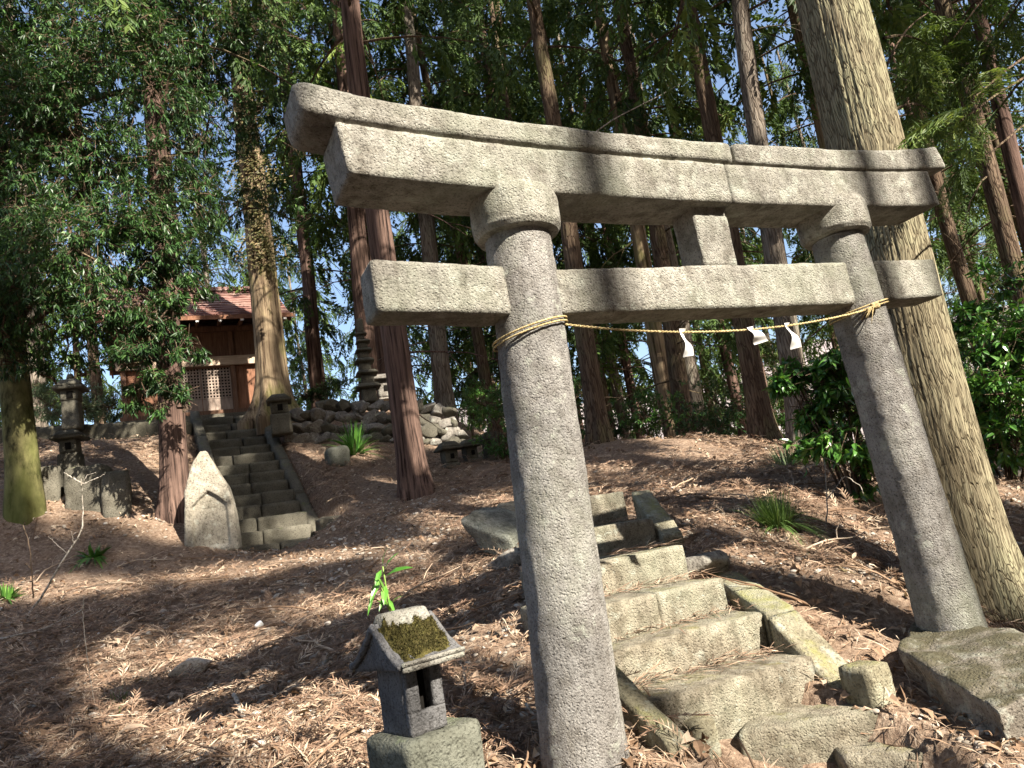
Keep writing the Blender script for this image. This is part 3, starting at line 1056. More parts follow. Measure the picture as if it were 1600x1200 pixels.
# ridge stone
Vb, Qb = stone((rw * .88, .085, .055), .012, .012, .004, 16, 10)
w = Vb[:, 2] / .055 + .5
Vb[:, 1] *= (1.1 - .45 * w); Vb[:, 0] *= (1.02 - .14 * w)
hp('ridge_stone', Vb + np.array([0, 0, rz0 + .035 + rh - .004]), Qb, MT['granite'], True, roof)
# plinth
Vb, Qb = stone((.30, .265, .50), .02, .02, .012, 7, 15)
pl = link('stone_pedestal', np_mesh('stone_pedestal', Vb, Qb, True), None, [MT['plinth']])
pl.location = hk_o + np.array([.02, .02, -.25]); pl.rotation_euler = (0, 0, hyaw)
tag(pl, 'squat greenish stone block under the foreground stone shrine', 'pedestal')


# ------------------------------------------------------------------ far flight of steps
far = empty('mossy_stairway', FAR0, 'long dark mossy stone stairway climbing to the wooden shrine', 'stairway')
FD = FAR1 - FAR0
fyaw = math.atan2(FD[1], FD[0]) - math.pi / 2
fx = np.array([math.cos(fyaw), math.sin(fyaw), 0]); fn = np.array([-math.sin(fyaw), math.cos(fyaw), 0])
NF = 14
for k in range(NF):
    p = FAR0 + FD * k / (NF - 1) + fx * RNG.normal(0, .008)
    cut = RNG.uniform(-.25, .25)
    w = FW - .06
    for a, b in ((-w / 2, cut), (cut + .008, w / 2)):
        block('step', p + fx * (a + b) / 2 + fn * .22 - UPV * (.15 + RNG.uniform(0, .012)), (b - a, .44, .30), fyaw + RNG.normal(0, .012), MT['old'], 200 + k, far, amp=.014, seg=.06, r=.03)
for sg in (-1, 1):
    a = FAR0 + fx * sg * (FW / 2 + .06) - UPV * .02 + fn * (.45 if sg > 0 else .1)
    b = FAR1 + fx * sg * (FW / 2 + .06) + UPV * .06
    n = 4
    for k in range(n):
        q0 = a + (b - a) * (k / n + .003); q1 = a + (b - a) * ((k + 1) / n - .003)
        s = fx * .09
        T = [q0 - s, q0 + s, q1 + s, q1 - s]; T = [t + UPV * .10 for t in T]
        B = [t - UPV * .35 for t in T]
        hexblock('side_stone', B + T, MT['old'], 230 + k + sg, far, amp=.015, r=.03, seg=.07)
for k, (dx, dy, w, h) in enumerate(((-.30, -.28, .42, .16), (.30, -.24, .62, .22), (-.25, -.50, .50, .10), (.75, .15, .45, .16))):
    p = FAR0 + fx * dx + fn * dy
    o = block('loose_step_stone', (p[0], p[1], gz(p[0], p[1]) + h * .45), (w, .34, h + .12), fyaw + RNG.normal(0, .1), MT['old'], 240 + k, amp=.02, r=.04, seg=.05)
    tag(o, ['small flat stone left of the foot of the mossy stairway', 'broad pale lichened slab at the foot of the mossy stairway',
            'low flat stone lying in front of the mossy stairway', 'short stone at the right end of the mossy stairway'][k], 'stone')

# ------------------------------------------------------------------ wooden shrine
SP = at(318, 643, 15.6)
SY = YAW - .02
shr = empty('wooden_shrine', SP, 'small weathered wooden shrine hall with a rusty red roof above the stairway', 'shrine', SY)


def wbox(name, c, d, mat, parent=shr, r=.006, seg=.5, cls=None):
    V, Q = box_grid(d, seg, min(r, min(d) * .3))
    return link(name, np_mesh(name, V + np.asarray(c, float), Q, False), parent, [mat])


wbox('foundation', (0, 1.2, -.30), (3.3, 2.6, .42), MT['old'])
wbox('sill_beam', (0, .02, -.045), (3.14, .16, .09), MT['wood'])
wbox('side_wall', (-1.50, 1.25, .9), (.05, 2.3, 1.8), MT['wood_red'])
wbox('side_wall', (1.50, 1.25, .9), (.05, 2.3, 1.8), MT['wood_red'])
wbox('back_wall', (0, 2.40, .9), (2.94, .05, 1.8), MT['wood_red'])
wbox('upper_wall', (0, .055, 1.46), (2.92, .03, .58), MT['wood'])
for x in (-1.08, 1.08):
    wbox('plank_wall', (x, .06, .485), (.80, .03, .965), MT['wood_red'])
for x in (-1.47, -.64, .66, 1.47):
    wbox('post', (x, 0.03, .89), (.10, .10, 1.78), MT['wood'])
wbox('lintel_beam', (0, -.03, 1.075), (3.2, .09, .20), MT['wood_pale'])
wbox('eave_beam', (0, .0, 1.80), (3.3, .13, .12), MT['wood'])
# lattice doors
for sx in (-1, 1):
    x0, x1 = (-.585, -.005) if sx < 0 else (.005, .605)
    cx, w = (x0 + x1) / 2, x1 - x0
    d = wbox('lattice_door', (cx, .075, .62), (w, .012, .70), MT['hollow_shade'])  # near-black backing panel paints the shade behind the lattice
    a = Acc()
    nx, ny = 9, 10
    for k in range(nx + 1):
        V, Q = box_grid((.030, .022, .70), 1, .003); a.add(V + np.array([x0 + .015 + (w - .03) * k / nx, .045, .62]), Q)
    for k in range(ny + 1):
        V, Q = box_grid((w, .018, .030), 1, .003); a.add(V + np.array([cx, .041, .285 + .67 * k / ny]), Q)
    a.link('lattice', d, [MT['wood_door']])
    wbox('door_panel', (cx, .05, .135), (w, .03, .265), MT['wood_door'], d)
wbox('door_rail', (0, .02, .955), (1.22, .05, .04), MT['wood'])
# rafters with whitened ends
for x in np.linspace(-1.75, 1.75, 9):
    rf = wbox('rafter', (0, 0, 0), (.06, 1.0, .07), MT['wood'])
    rf.location = (x, -.33, 1.83); rf.rotation_euler = (.16, 0, 0)
    e = wbox('rafter_end', (0, -.506, 0), (.064, .012, .074), MT['paper'], rf)
# roof: front and rear slopes made of overlapping boards
def slope_pt(s):      # s 0 at the eave .. 1 at the ridge
    return np.array([-.82 + 2.02 * s, 1.82 + 1.30 * s ** 1.22])
NB = 13
for side in (1, -1):
    a = Acc()
    for k in range(NB):
        s0, s1 = k / NB, (k + 1.25) / NB
        p0_, p1_ = slope_pt(s0), slope_pt(min(1.0, s1))
        off0 = .030; off1 = .004
        for c in range(1):
            x0 = -1.92 + .05 * s0; x1 = 1.92 - .05 * s0
            nn = norm(np.array([-(p1_ - p0_)[1], (p1_ - p0_)[0]]))
            q = []
            for x in np.linspace(x0, x1, 25):
                jig = RNG.normal(0, .006)
                for (pp, of) in ((p0_, off0 + jig), (p1_, off1), (p1_, off1 - .02), (p0_, off0 - .03)):
                    y, z = pp + nn * of
                    q.append((x, y if side > 0 else 2.4 - y, z))
            V = np.array(q); m = 25
            idx = np.arange(m * 4).reshape(m, 4); nxt = np.roll(idx, -1, 1)
            Q = np.stack([idx[:-1], nxt[:-1], nxt[1:], idx[1:]], -1).reshape(-1, 4)
            if side < 0: Q = Q[:, ::-1]
            e0 = np.array([[0, 3, 2, 1], [(m - 1) * 4, (m - 1) * 4 + 1, (m - 1) * 4 + 2, (m - 1) * 4 + 3]])
            a.add(V, np.concatenate([Q, e0]))
    rfo = a.link('roof', shr, [MT['roof']])
    wbox('eave_board', (0, -.835 if side > 0 else 3.235, 1.80), (3.86, .03, .09), MT['wood_red'], rfo)
for x in (-1.86, 1.86):
    P = []
    for s in np.linspace(0, 1, 9): P.append(slope_pt(s))
    for side in (1, -1):
        V = []
        for pp in P:
            for dx in (-.02, .02):
                for dz in (-.025, -.15):
                    V.append((x + dx, pp[0] if side > 0 else 2.4 - pp[0], pp[1] + dz))
        V = np.array(V); Q = []
        for k in range(8):
            b = k * 4; n = b + 4
            Q += [(b, n, n + 1, b + 1), (b + 2, b + 3, n + 3, n + 2), (b, b + 2, n + 2, n), (b + 1, n + 1, n + 3, b + 3)]
        link('barge_board', np_mesh('barge_board', V, Q), shr, [MT['wood_red']])
for sx in (-1, 1):
    V = np.array([(sx * 1.5 + dx, y, z) for dx in (-.02, .02) for (y, z) in ((0.0, 1.8), (2.4, 1.8), (1.2, 3.02))])
    link('gable_wall', np_mesh('gable_wall', V, np.array([(0, 2, 1, 1), (3, 4, 5, 5), (0, 1, 4, 3), (1, 2, 5, 4), (2, 0, 3, 5)])), shr, [MT['wood']])
wbox('ridge', (0, 1.2, 3.15), (3.9, .20, .09), MT['roof'])


# ------------------------------------------------------------------ carved standing stone
p = on_ground(335, 852, 9.55)
V, Q = box_grid((.62, .34, 1.30), .011, .05)
w = V[:, 2] / 1.30 + .5
half = np.interp(w, [0, .12, .4, .62, .78, .9, 1.0], [1.0, 1.02, .97, .82, .58, .36, .12])
skew = np.interp(w, [0, .5, .8, 1], [0, -.01, -.045, -.03])
V[:, 0] = V[:, 0] * half + skew
V[:, 1] = V[:, 1] * np.interp(w, [0, .6, 1], [1, .85, .45])
z = V[:, 2] + .65
V[:, 2] = z
V = roughen(V, Q, .022, 3.2, 301)
V = roughen(V, Q, .006, 14, 302)
front = V[:, 1] < -.04
x = V[:, 0] + .0
arch = .78 - np.abs(x) * .75 - 0.25 * np.clip(np.abs(x) - .10, 0, 1)
depth = sstep(-.008, .008, arch - z) * sstep(-.02, .02, .20 - np.abs(x)) * sstep(.06, .12, z)
V[:, 1] += np.where(front, .042 * depth, 0)
line = np.exp(-((z - (.56 - .9 * (x ** 2) * -1)) / .008) ** 2) * (np.abs(x) < .12)
V[:, 1] += np.where(front, .008 * line, 0)
o = link('standing_stone', np_mesh('standing_stone', V, Q, True), None, [MT['stele']])
o.location = p - UPV * .09; o.rotation_euler = (.02, 0, .25)
tag(o, 'pointed standing stone with a carved peaked niche beside the mossy stairway', 'standing stone')


# ------------------------------------------------------------------ lanterns, pagoda and small stone shrines
def lantern(name, base, s, yaw, label, cap=(.62, .16), fire=(.30, .27), post=(.34, .40), top=True, mat=None, group=None, cat='stone lantern', seed=0):
    mat = mat or MT['old']
    e = empty(name, base, label, cat, yaw, group)
    z = -.05
    def pc(nm, w, d, h, taper=1.0, hollow_shade=False, amp=.012):
        nonlocal z
        V, Q = stone((w * s, d * s, h * s), .05 * s, .02 * s, 0, 6, seed)
        t = V[:, 2] / (h * s) + .5
        k = 1 + (taper - 1) * t
        V[:, 0] *= k; V[:, 1] *= k
        V = roughen(V, Q, amp * s, 6, seed + int(z * 50))
        V[:, 2] += z + h * s / 2
        z += h * s
        return link(nm, np_mesh(nm, V, Q, True), e, [mat])
    if post[1] > 0:
        pc('post', post[0], post[0], post[1], .92)
    f = pc('firebox', fire[0], fire[0], fire[1])
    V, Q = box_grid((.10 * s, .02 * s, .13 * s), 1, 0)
    link('window', np_mesh('window', V + np.array([.01, -fire[0] * s / 2 - .004, z - fire[1] * s * .5]), Q), f, [MT['hollow_shade']])  # near-black plate on the face stands in for the shaded opening
    pc('eave_slab', cap[0], cap[0], cap[1] * .45, 1.04)
    pc('roof', cap[0] * .98, cap[0] * .98, cap[1], .5)
    if top:
        pc('finial', .13, .13, .12, .7)
    return e


b = on_ground(112, 735, 11.6)
zc = at(112, 735, 11.6)
# stepped plinth stones under it
for k, (px, py, w, h, lb) in enumerate(((140, 762, .50, .48, 'broad dark mossy plinth stone under the left stone lantern'),
                                        (78, 760, .34, .42, 'narrow mossy stone beside the mossy tree trunk'),
                                        (182, 765, .36, .40, 'dark mossy stone at the right of the lantern plinth'))):
    q = at(px, py, 9.9)
    o = block('mossy_stone_block', (q[0], q[1], q[2] - .12), (w * .93, .5, h + .3), .25 + .1 * k, MT['old'], 320 + k, amp=.03, r=.05, seg=.06)
    tag(o, lb, 'stone')
lantern('stone_lantern', at(112, 738, 10.1), .72, .2, 'mossy stone lantern with a small square window on the left slope', cap=(.55, .13), fire=(.30, .26), post=(.38, .42), top=False, seed=3)
lantern('stone_lantern', at(114, 668, 13.2), 1.0, .3, 'tall dark stone lantern on the terrace behind the mossy lantern', cap=(.5, .14), fire=(.30, .20), post=(.30, .52), seed=5)
lantern('stone_lantern', at(441, 676, 13.4), .9, .3, 'squat stone lantern at the right top of the mossy stairway', cap=(.48, .12), fire=(.34, .24), post=(.42, .42), top=False, seed=7)
lantern('stone_lantern', at(603, 622, 15.4), .92, .3, 'pale sunlit stone lantern behind the red cedar trunk', cap=(.56, .10), fire=(.34, .40), post=(.36, .05), top=False, mat=MT['field'], seed=9)

pg = empty('stone_pagoda', at(577, 622, 14.6), 'slender dark grey stone pagoda of stacked roofs on the dry stone wall', 'pagoda', .3)
z = -.1
for k in range(6):
    f = 1 - k * .10
    for nm, w, h, tp in (('tier_body', .29 * f, .20 * f + (.06 if k == 0 else 0), .95), ('tier_roof', .49 * f, .105 * f, .72)):
        V, Q = stone((w, w, h), .04, .012, 0, 5, k)
        t = V[:, 2] / h + .5
        kk = 1 + (tp - 1) * t
        V[:, 0] *= kk; V[:, 1] *= kk
        if nm == 'tier_roof':
            V[:, 2] += .10 * f * (np.maximum(np.abs(V[:, 0]), np.abs(V[:, 1])) / (w / 2)) ** 3 * .35
        V = roughen(V, Q, .010, 6, 330 + k)
        V[:, 2] += z + h / 2; z += h
        V[:, 0] += .01 * math.sin(k * 2.1)
        link(nm, np_mesh(nm, V, Q, True), pg, [MT['old']])
V, Q = stone((.14, .14, .32), .03, .05, .01, 6, 5)
link('finial', np_mesh('finial', V + np.array([0, 0, z + .15]), Q, True), pg, [MT['old']])

for k, (px, py, Y, s, lb) in enumerate(((704, 728, 12.2, .62, 'low stone shrine with a pale roof slab, leftmost of the little row'),
                                        (737, 726, 12.6, .58, 'dark stone shrine in the middle of the little row below the wall'),
                                        (772, 722, 12.9, .70, 'dark stone shrine nearest the left gate pillar in the little row'))):
    q = on_ground(px, py, Y)
    lantern('stone_hokora', q, s, .5, lb, cap=(.60, .16), fire=(.36, .34), post=(.46, .16), top=False, mat=MT['old'], cat='stone shrine', seed=20 + k, group='little stone shrines below the wall')
q = at(577, 735, 12.4)
q = on_ground(527, 712, 12.6)
o = block('mossy_stump', q + UPV * .10, (.36, .34, .36), .4, MT['plinth'], 341, amp=.05, r=.1)
tag(o, 'mossy stump like stone on the slope right of the stairway', 'stone')


# ------------------------------------------------------------------ dry stone wall
def rock_V(r, seed, sub=(1, 1, 1)):
    V, Q = box_grid((2, 2, 2), .25, .9)
    V = norm(V) * (1 + .0)
    V = V * (1 + .5 * (fbm(V * 1.1 + seed * 3.1, seed, 2) - .5))[:, None]
    c = norm(RNG.normal(size=(9, 3)))
    for d in c:
        h = V @ d
        lim = RNG.uniform(.45, .75)
        V = V - np.outer(np.clip(h - lim, 0, 9) * .93, d)
    V = roughen(V, Q, .05, 4, seed)
    return V * np.asarray(sub) * r, Q


wall = empty('dry_stone_wall', on_ground(560, 695, 13.8), 'dry stone retaining wall of rounded field stones below the stone pagoda', 'stone wall')
w0 = np.array(wall.location)
placed = 0
for row in range(6):
    n = 17 - (row > 3)
    for k in range(n):
        t = (k + .5 + (row % 2) * .5 + RNG.normal(0, .12)) / 17
        px = 446 + t * (725 - 446)
        Y = 13.6 + t * .5 + row * .07
        base = at(px, 686 + 8 * t, Y)
        g0 = gz(base[0], base[1])
        lim_z = at(px, 628 + (12 if px < 500 else 0) + (30 * max(0, (px - 690) / 35)), Y)[2]
        z = g0 + .02 + row * .185
        if z > lim_z or placed >= 98: continue
        V, Q = rock_V(RNG.uniform(.13, .19), 400 + placed, (RNG.uniform(1.0, 1.45), .95, RNG.uniform(.7, .95)))
        a = RNG.uniform(0, 6.28); b_ = RNG.normal(0, .35)
        R_ = np.array(Matrix.Rotation(b_, 3, 'Y') @ Matrix.Rotation(a * .15, 3, 'Z'))
        V = V @ R_.T + np.array([base[0], base[1], z]) - w0
        link('stone', np_mesh('stone', V, Q, True), wall, [MT['field'] if RNG.random() < .7 else MT['old']])
        placed += 1
# backing earth of the wall is the terrain; flat stones on the left terrace edge
MT['edging'] = stone_mat('shade_toned_edging_stone', (0.045, 0.042, 0.03), (0.11, 0.10, 0.075), moss=0.5, mosscol=(0.04, 0.045, 0.02), pit=.8)  # darker stone colour stands in for shade on this edge
tw_ = empty('terrace_edging', on_ground(160, 668, 13.6), 'low row of mossy edging stones toned dark for shade along the left terrace', 'edging')
e0 = np.array(tw_.location)
for k in range(16):
    px = 5 + k * 18.5
    q = at(px, 676 - k * .9, 13.6)
    V, Q = stone((.30 + RNG.uniform(-.03, .05), .4, .90), .06, .05, .03, 4, 500 + k)
    V[:, 2] -= .40
    link('stone', np_mesh('stone', V + np.array([q[0], q[1], q[2]]) - e0, Q, True), tw_, [MT['edging']])
for k, (px, py, Y, r, lb) in enumerate(((1545, 742, 8.8, .13, 'grey stone lying right of the big cedar, leftmost of three'), (1572, 738, 9.2, .16, 'grey stone lying right of the big cedar, middle of three'),
                                     (1598, 745, 9.0, .15, 'grey stone lying right of the big cedar, at the picture edge'),
                                     (301, 1056, 5.35, .12, 'single round pale boulder on the litter at left'),
                                     (1095, 892, 5.1, .16, 'rounded mossy stone at the upper end of the right curb'),
                                     (790, 870, 6.0, .14, 'dark rough stone below the lichened angular rock'))):
    V, Q = rock_V(r, 520 + k, (1.25, 1, .75))
    q = on_ground(px, py, Y)
    o = link('field_stone', np_mesh('field_stone', V, Q, True), None, [MT['field'] if k != 3 else stone_mat('pale_boulder', (.42, .36, .30), (.62, .56, .48), pit=.4)])
    o.location = q + UPV * r * (.25 if k != 3 else .45)
    tag(o, lb, 'stone')


# ------------------------------------------------------------------ chosen points kept sunlit by leaving out crown sprays towards the sun
bo = on_ground(1522, 968, 5.35)
axb = at(1349, 240, 5.35) - bo
axb = axb / axb[2]
LIT = []
def lit(px, py, Y, r): LIT.append((at(px, py, Y), r))
def litw(p, r): LIT.append((np.asarray(p, float), r))
def near_lit(C, S, tmin=0.0):
    hit = np.zeros(len(C), bool)
    for p, r in LIT:
        v = C - p
        t = v @ SUNV
        d = np.linalg.norm(v - t[:, None] * SUNV, axis=1)
        hit |= (t > tmin) & (d < r + S * .42)
    return hit
for a in np.linspace(-1.8, 1.8, 8): litw(tw(a, -.15, Z0 + 2.6), .5)
for a in np.linspace(-1.6, 1.6, 7): litw(tw(a, -.1, Z0 + 1.95), .26)
for z in (.3, .8, 1.3): litw(tw(1.08, 0, Z0 + z), .32); 
for z in (.3, .9, 1.4): litw(tw(-1.08, 0, Z0 + z), .32)
for p, w in zip(NEAR[:4], NW): litw(p - AX * w * .35, .42)
for z in (.5, 1.5, 2.5, 3.5, 4.5): litw(bo + axb * z, .45)
for px, py, Y, r in ((1250, 760, 7.6, .6), (1150, 740, 8.6, .5), (1300, 870, 5.4, .5), (1350, 940, 4.6, .35), (1200, 860, 5.6, .4), (1450, 1130, 3.2, .6), (1560, 1060, 3.5, .5), (1100, 790, 7.0, .4),
                     (60, 905, 8.2, -.1), (330, 880, 7.9, -.1), (460, 862, 7.8, 0), (580, 845, 7.9, .1), (700, 815, 8.3, .1), (620, 880, 7.0, 0), (800, 760, 9.6, .4), (720, 780, 9.3, .4),
                     (330, 770, 9.5, .1), (250, 835, 9.8, -.1), (350, 480, 15.6, 1.0), (340, 570, 15.6, .4), (350, 610, 15.6, .35), (410, 450, 14.5, .5), (415, 570, 14.5, .35), (460, 790, 10.8, .3), (280, 540, 9.0, .5), (620, 975, 2.9, .16), (680, 1120, 2.6, .10),
                     (540, 690, 13.0, .4), (590, 770, 11.0, .35), (860, 1010, 3.8, .3), (740, 960, 5.0, .25), (800, 900, 5.6, .3), (1300, 620, 7.0, .5), (1440, 40, 6.6, .6), (1540, 190, 4.6, .6), (1180, 150, 11.0, .5), (1075, 120, 11.6, .4), (230, 640, 15.6, .3), (600, 600, 15.4, .4),
                     (1210, 815, 6.0, .3), (640, 640, 10.5, .2), (690, 660, 14, .4)):
    lit(px, py, Y, r)
for k in range(13):
    lit(20 + k * 66, 918 - k * 9.5 - 6 * (k % 2), 8.1 - .02 * k, .2)
for px, py, Y, r in ((1150, 820, 6.3, .35), (1250, 905, 5.0, .35), (1040, 750, 8.0, .4), (1000, 735, 9.0, .4), (1330, 820, 6.0, .35), (1400, 960, 4.4, .3), (1200, 720, 9.0, .45), (380, 960, 6.3, .14), (700, 1010, 4.4, .14), (560, 1180, 3.6, .16), (300, 1052, 5.4, .13), (160, 1010, 6.0, .12), (480, 700, 13, .3), (250, 470, 8.8, .25), (285, 600, 8.8, .2), (120, 450, 8.4, .25), (60, 250, 8.4, .3), (180, 330, 8.8, .25), (255, 540, 8.8, .25), (1500, 60, 6.5, .9), (1580, 330, 6, .7), (1420, 200, 9, .8), (1560, 100, 8, 1.0), (1560, 580, 8.5, .7), (1290, 610, 7, .5), (650, 1000, 2.7, .17), (600, 900, 3.1, .15), (300, 470, 15.0, .7), (330, 560, 15.4, .5), (1500, 750, 8, .4), (1590, 900, 5.5, .4), (1180, 1160, 3.2, .3)):
    lit(px, py, Y, r)
_rd = np.random.default_rng(3)
for k in range(22):
    x = _rd.uniform(-3.5, 2.5); y = _rd.uniform(3.2, 7)
    litw((x, y, gz(x, y)), _rd.uniform(-.05, .12))
for px, py, Y in ((500, 100, 20), (700, 150, 18), (760, 260, 20), (900, 150, 18), (1000, 100, 16), (1060, 220, 18), (1130, 420, 15), (1200, 300, 16), (1260, 120, 17), (1430, 320, 13), (1500, 400, 12), (1540, 300, 11), (1450, 500, 12), (1580, 450, 10), (620, 220, 22), (840, 60, 18)):
    lit(px, py, Y, .7)


# ------------------------------------------------------------------ trees
def spray_template(seed, n=11, wid=.055, droop=.45, sub=2):
    """one drooping fern-like cedar spray of unit length along +x; quads and tints"""
    g = np.random.default_rng(seed)
    P, D, N, L, W, T = [], [], [], [], [], []
    for k in range(n):
        t = .12 + .88 * k / (n - 1)
        base = np.array([t, 0, -droop * t * t])
        tang = norm(np.array([1, 0, -2 * droop * t]))
        for sd in (-1, 1):
            ang = math.radians(g.uniform(32, 58))
            d = norm(tang * math.cos(ang) + np.array([0, sd, 0]) * math.sin(ang) + np.array([0, 0, -g.uniform(.05, .45)]))
            ln = (.40 - .22 * t) * g.uniform(.7, 1.25)
            P.append(base); D.append(d); L.append(ln); W.append(wid * g.uniform(.8, 1.2)); T.append(g.uniform(.2, .8))
            for j in range(sub):
                u = .35 + .4 * j
                b2 = base + d * ln * u
                for s2 in (-1, 1):
                    d2 = norm(d + np.cross(d, [0, 0, 1]) * s2 * .7 + np.array([0, 0, -g.uniform(0, .5)]))
                    P.append(b2); D.append(d2); L.append(ln * g.uniform(.35, .6)); W.append(wid * .75); T.append(g.uniform(.1, 1))
    P.append([.98, 0, -droop]); D.append([1, 0, -.9]); L.append(.16); W.append(wid); T.append(.7)
    P, D = np.array(P), np.array(D)
    N = g.normal(0, .45, P.shape) + np.array([0, 0, 1.0])
    V, Q = leaf_quads(P, D, N, np.array(L), np.array(W), .05)
    return V, Q, np.array(T)


SPR = [spray_template(k, 9, .075, .55, 1) for k in range(4)]
SPR_FINE = [spray_template(20 + k, 13, .032, .5, 2) for k in range(4)]


class Foliage:
    def __init__(self):
        self.B, self.D, self.S, self.TT = [], [], [], []

    def add(self, b, d, s, t=0.0):
        self.B.append(b); self.D.append(d); self.S.append(s); self.TT.append(t)

    def mesh(self, name, tpl, rng, keep=None, wood=None):
        B = np.array(self.B); D = norm(np.array(self.D)); S = np.array(self.S); TT = np.array(self.TT)
        if keep is not None:
            k = keep(B + D * (S * .5)[:, None], S)
            B, D, S, TT = B[k], D[k], S[k], TT[k]
        which = rng.integers(0, len(tpl), len(B))
        Vs, Qs, Ts, off = [], [], [], 0
        for w in range(len(tpl)):
            m = which == w
            if not m.any(): continue
            tv, tq, tt = tpl[w]
            up = np.tile([0, 0, 1.0], (m.sum(), 1)) + rng.normal(0, .25, (m.sum(), 3))
            R_ = frames(D[m], up, rng.normal(0, .35, m.sum())) * S[m][:, None, None]
            V, Q = inst(tv, tq, R_, B[m])
            Vs.append(V); Qs.append(Q + off); off += len(V)
            Ts.append((tt[None] * .75 + TT[m][:, None] + rng.normal(0, .1, m.sum())[:, None]).clip(0, 1).ravel())
        V, Q, T = np.concatenate(Vs), np.concatenate(Qs), np.concatenate(Ts)
        mi = np.zeros(len(Q))
        if wood:
            for (wv, wq) in wood:
                Q = np.concatenate([Q, wq + len(V)]); V = np.concatenate([V, wv])
                T = np.concatenate([T, np.full(len(wq), .5)]); mi = np.concatenate([mi, np.ones(len(wq))])
        return np_mesh(name, V, Q, False, T, mi)


def cedar_foliage(rng, z0, H, reach=2.6, nb=60, per=9, size=.6, r_top=.5):
    """branches all round an upright stem -> Foliage and limb tubes (stem at the origin)"""
    F = Foliage(); wood = []
    for k in range(nb):
        u = (k + rng.random()) / nb
        z = z0 + (H - z0) * u ** 1.05
        az = k * 2.399 + rng.normal(0, .4)
        rl = reach * (1 - .72 * u) * rng.uniform(.6, 1.15) + r_top * .3
        d0 = np.array([math.cos(az), math.sin(az), 0])
        s = np.linspace(0, 1, 6)[:, None]
        rise = rng.uniform(-.15, .25)
        path = np.array([0, 0, z]) + d0 * rl * s + UPV * (rise * rl * s - .55 * rl * s ** 2.2 * rng.uniform(.5, 1.1))
        wood.append(tube(path, np.linspace(.028, .006, 6), 4, False))
        tb = rng.normal(0, .12)
        for j in range(per):
            t = rng.uniform(.18, 1.0)
            i = min(4, int(t * 5)); f = t * 5 - i
            p = path[i] * (1 - f) + path[i + 1] * f
            tang = norm(path[i + 1] - path[i])
            side = np.cross(tang, UPV)
            d = norm(tang * rng.uniform(.3, 1) + side * rng.choice([-1, 1]) * rng.uniform(.1, 1.0) + UPV * rng.uniform(-.7, .15))
            F.add(p, d, size * rng.uniform(.6, 1.25) * (1 - .3 * u), tb)
    return F, wood


def trunk_mesh(name, base, P2, H, r0, seed, flare=.45, n=24, dz=.35, amp=.05, furrow=0, dead=0, rng=None, lean=None, top=None):
    """tapered trunk in local coordinates (base at the origin) leaning towards P2"""
    ax = np.asarray(P2, float) - np.asarray(base, float)
    ax = ax / ax[2]
    m = max(12, int(H / dz))
    t = np.linspace(0, 1, m) ** 1.25
    z = -.35 + (H + .35) * t
    rr = r0 * (1 - .80 * (np.clip(z, 0, H) / H) ** 1.1) + .01
    fl = np.exp(-np.clip(z, 0, 99) / .35) * flare * r0
    a = np.linspace(0, 2 * np.pi, n, endpoint=False)
    A, Z = np.meshgrid(a, z)
    lob = .5 + .5 * np.cos(A * 5 + seed + 1.3 * np.cos(A * 2 + seed)) * .9
    R_ = rr[:, None] + fl[:, None] * (.45 + .9 * lob)
    P = np.stack([np.cos(A) * 1.6, np.sin(A) * 1.6, Z * .35 + seed], -1)
    R_ = R_ * (1 + amp * 2 * (fbm(P, seed, 3) - .5))
    if furrow > 0:
        q = np.stack([np.cos(A) * furrow, np.sin(A) * furrow, Z * 1.8], -1)
        warp = fbm(q * .3, seed + 9, 2)[..., None] * 1.5
        nz = vnoise(q + warp, seed + 4)
        nz2 = vnoise(q * 2.1 + warp, seed + 6)
        rid = 1 - np.abs(2 * nz - 1); rid2 = 1 - np.abs(2 * nz2 - 1)
        R_ = R_ - r0 * (.03 * rid ** 3 + .016 * rid2 ** 2)
    wobx = (fbm(np.stack([z * .22, 0 * z + seed, 0 * z], -1), seed + 2, 2) - .5) * .22 * np.clip(z / 3, 0, 1)
    V = np.stack([R_ * np.cos(A) + (ax[0] * z + wobx)[:, None], R_ * np.sin(A) + (ax[1] * z)[:, None], Z], -1)
    idx = np.arange(m * n).reshape(m, n); nx = np.roll(idx, -1, 1)
    Q = np.stack([idx[:-1], nx[:-1], nx[1:], idx[1:]], -1).reshape(-1, 4)
    Vs, Qs, off = [V.reshape(-1, 3)], [Q], m * n
    for k in range(dead):     # dead snags on the lower trunk
        zz = rng.uniform(1.2, H * .5)
        i = np.searchsorted(z, zz) - 1
        c = np.array([ax[0] * zz + wobx[i], ax[1] * zz, zz])
        az = rng.uniform(0, 6.28); L = rng.uniform(.3, 1.9)
        d = np.array([math.cos(az), math.sin(az), rng.uniform(-.5, .2)])
        s = np.linspace(0, 1, 6)[:, None]
        path = c + d * L * s + UPV * (-.25 * L * s * s) + np.cumsum(rng.normal(0, .03, (6, 3)), 0)
        wv, wq = tube(path, np.linspace(.018, .004, 6), 4, False)
        Vs.append(wv); Qs.append(wq + off); off += len(wv)
        if L > .9:
            for jj in range(3):
                s0 = rng.integers(2, 5); d2 = norm(d + rng.normal(0, .6, 3))
                p2 = path[s0] + d2 * L * .4 * np.linspace(0, 1, 4)[:, None] + UPV * -.1 * np.linspace(0, 1, 4)[:, None] ** 2
                wv, wq = tube(p2, np.linspace(.008, .003, 4), 3, False)
                Vs.append(wv); Qs.append(wq + off); off += len(wv)
    return np_mesh(name, np.concatenate(Vs), np.concatenate(Qs), True), ax


# shared crowns (stem upright at the origin)
def crown_mesh(seed, z0, H, **kw):
    rng = np.random.default_rng(seed)
    F, wood = cedar_foliage(rng, z0, H, **kw)
    return F.mesh('crown', SPR, rng, None, wood)


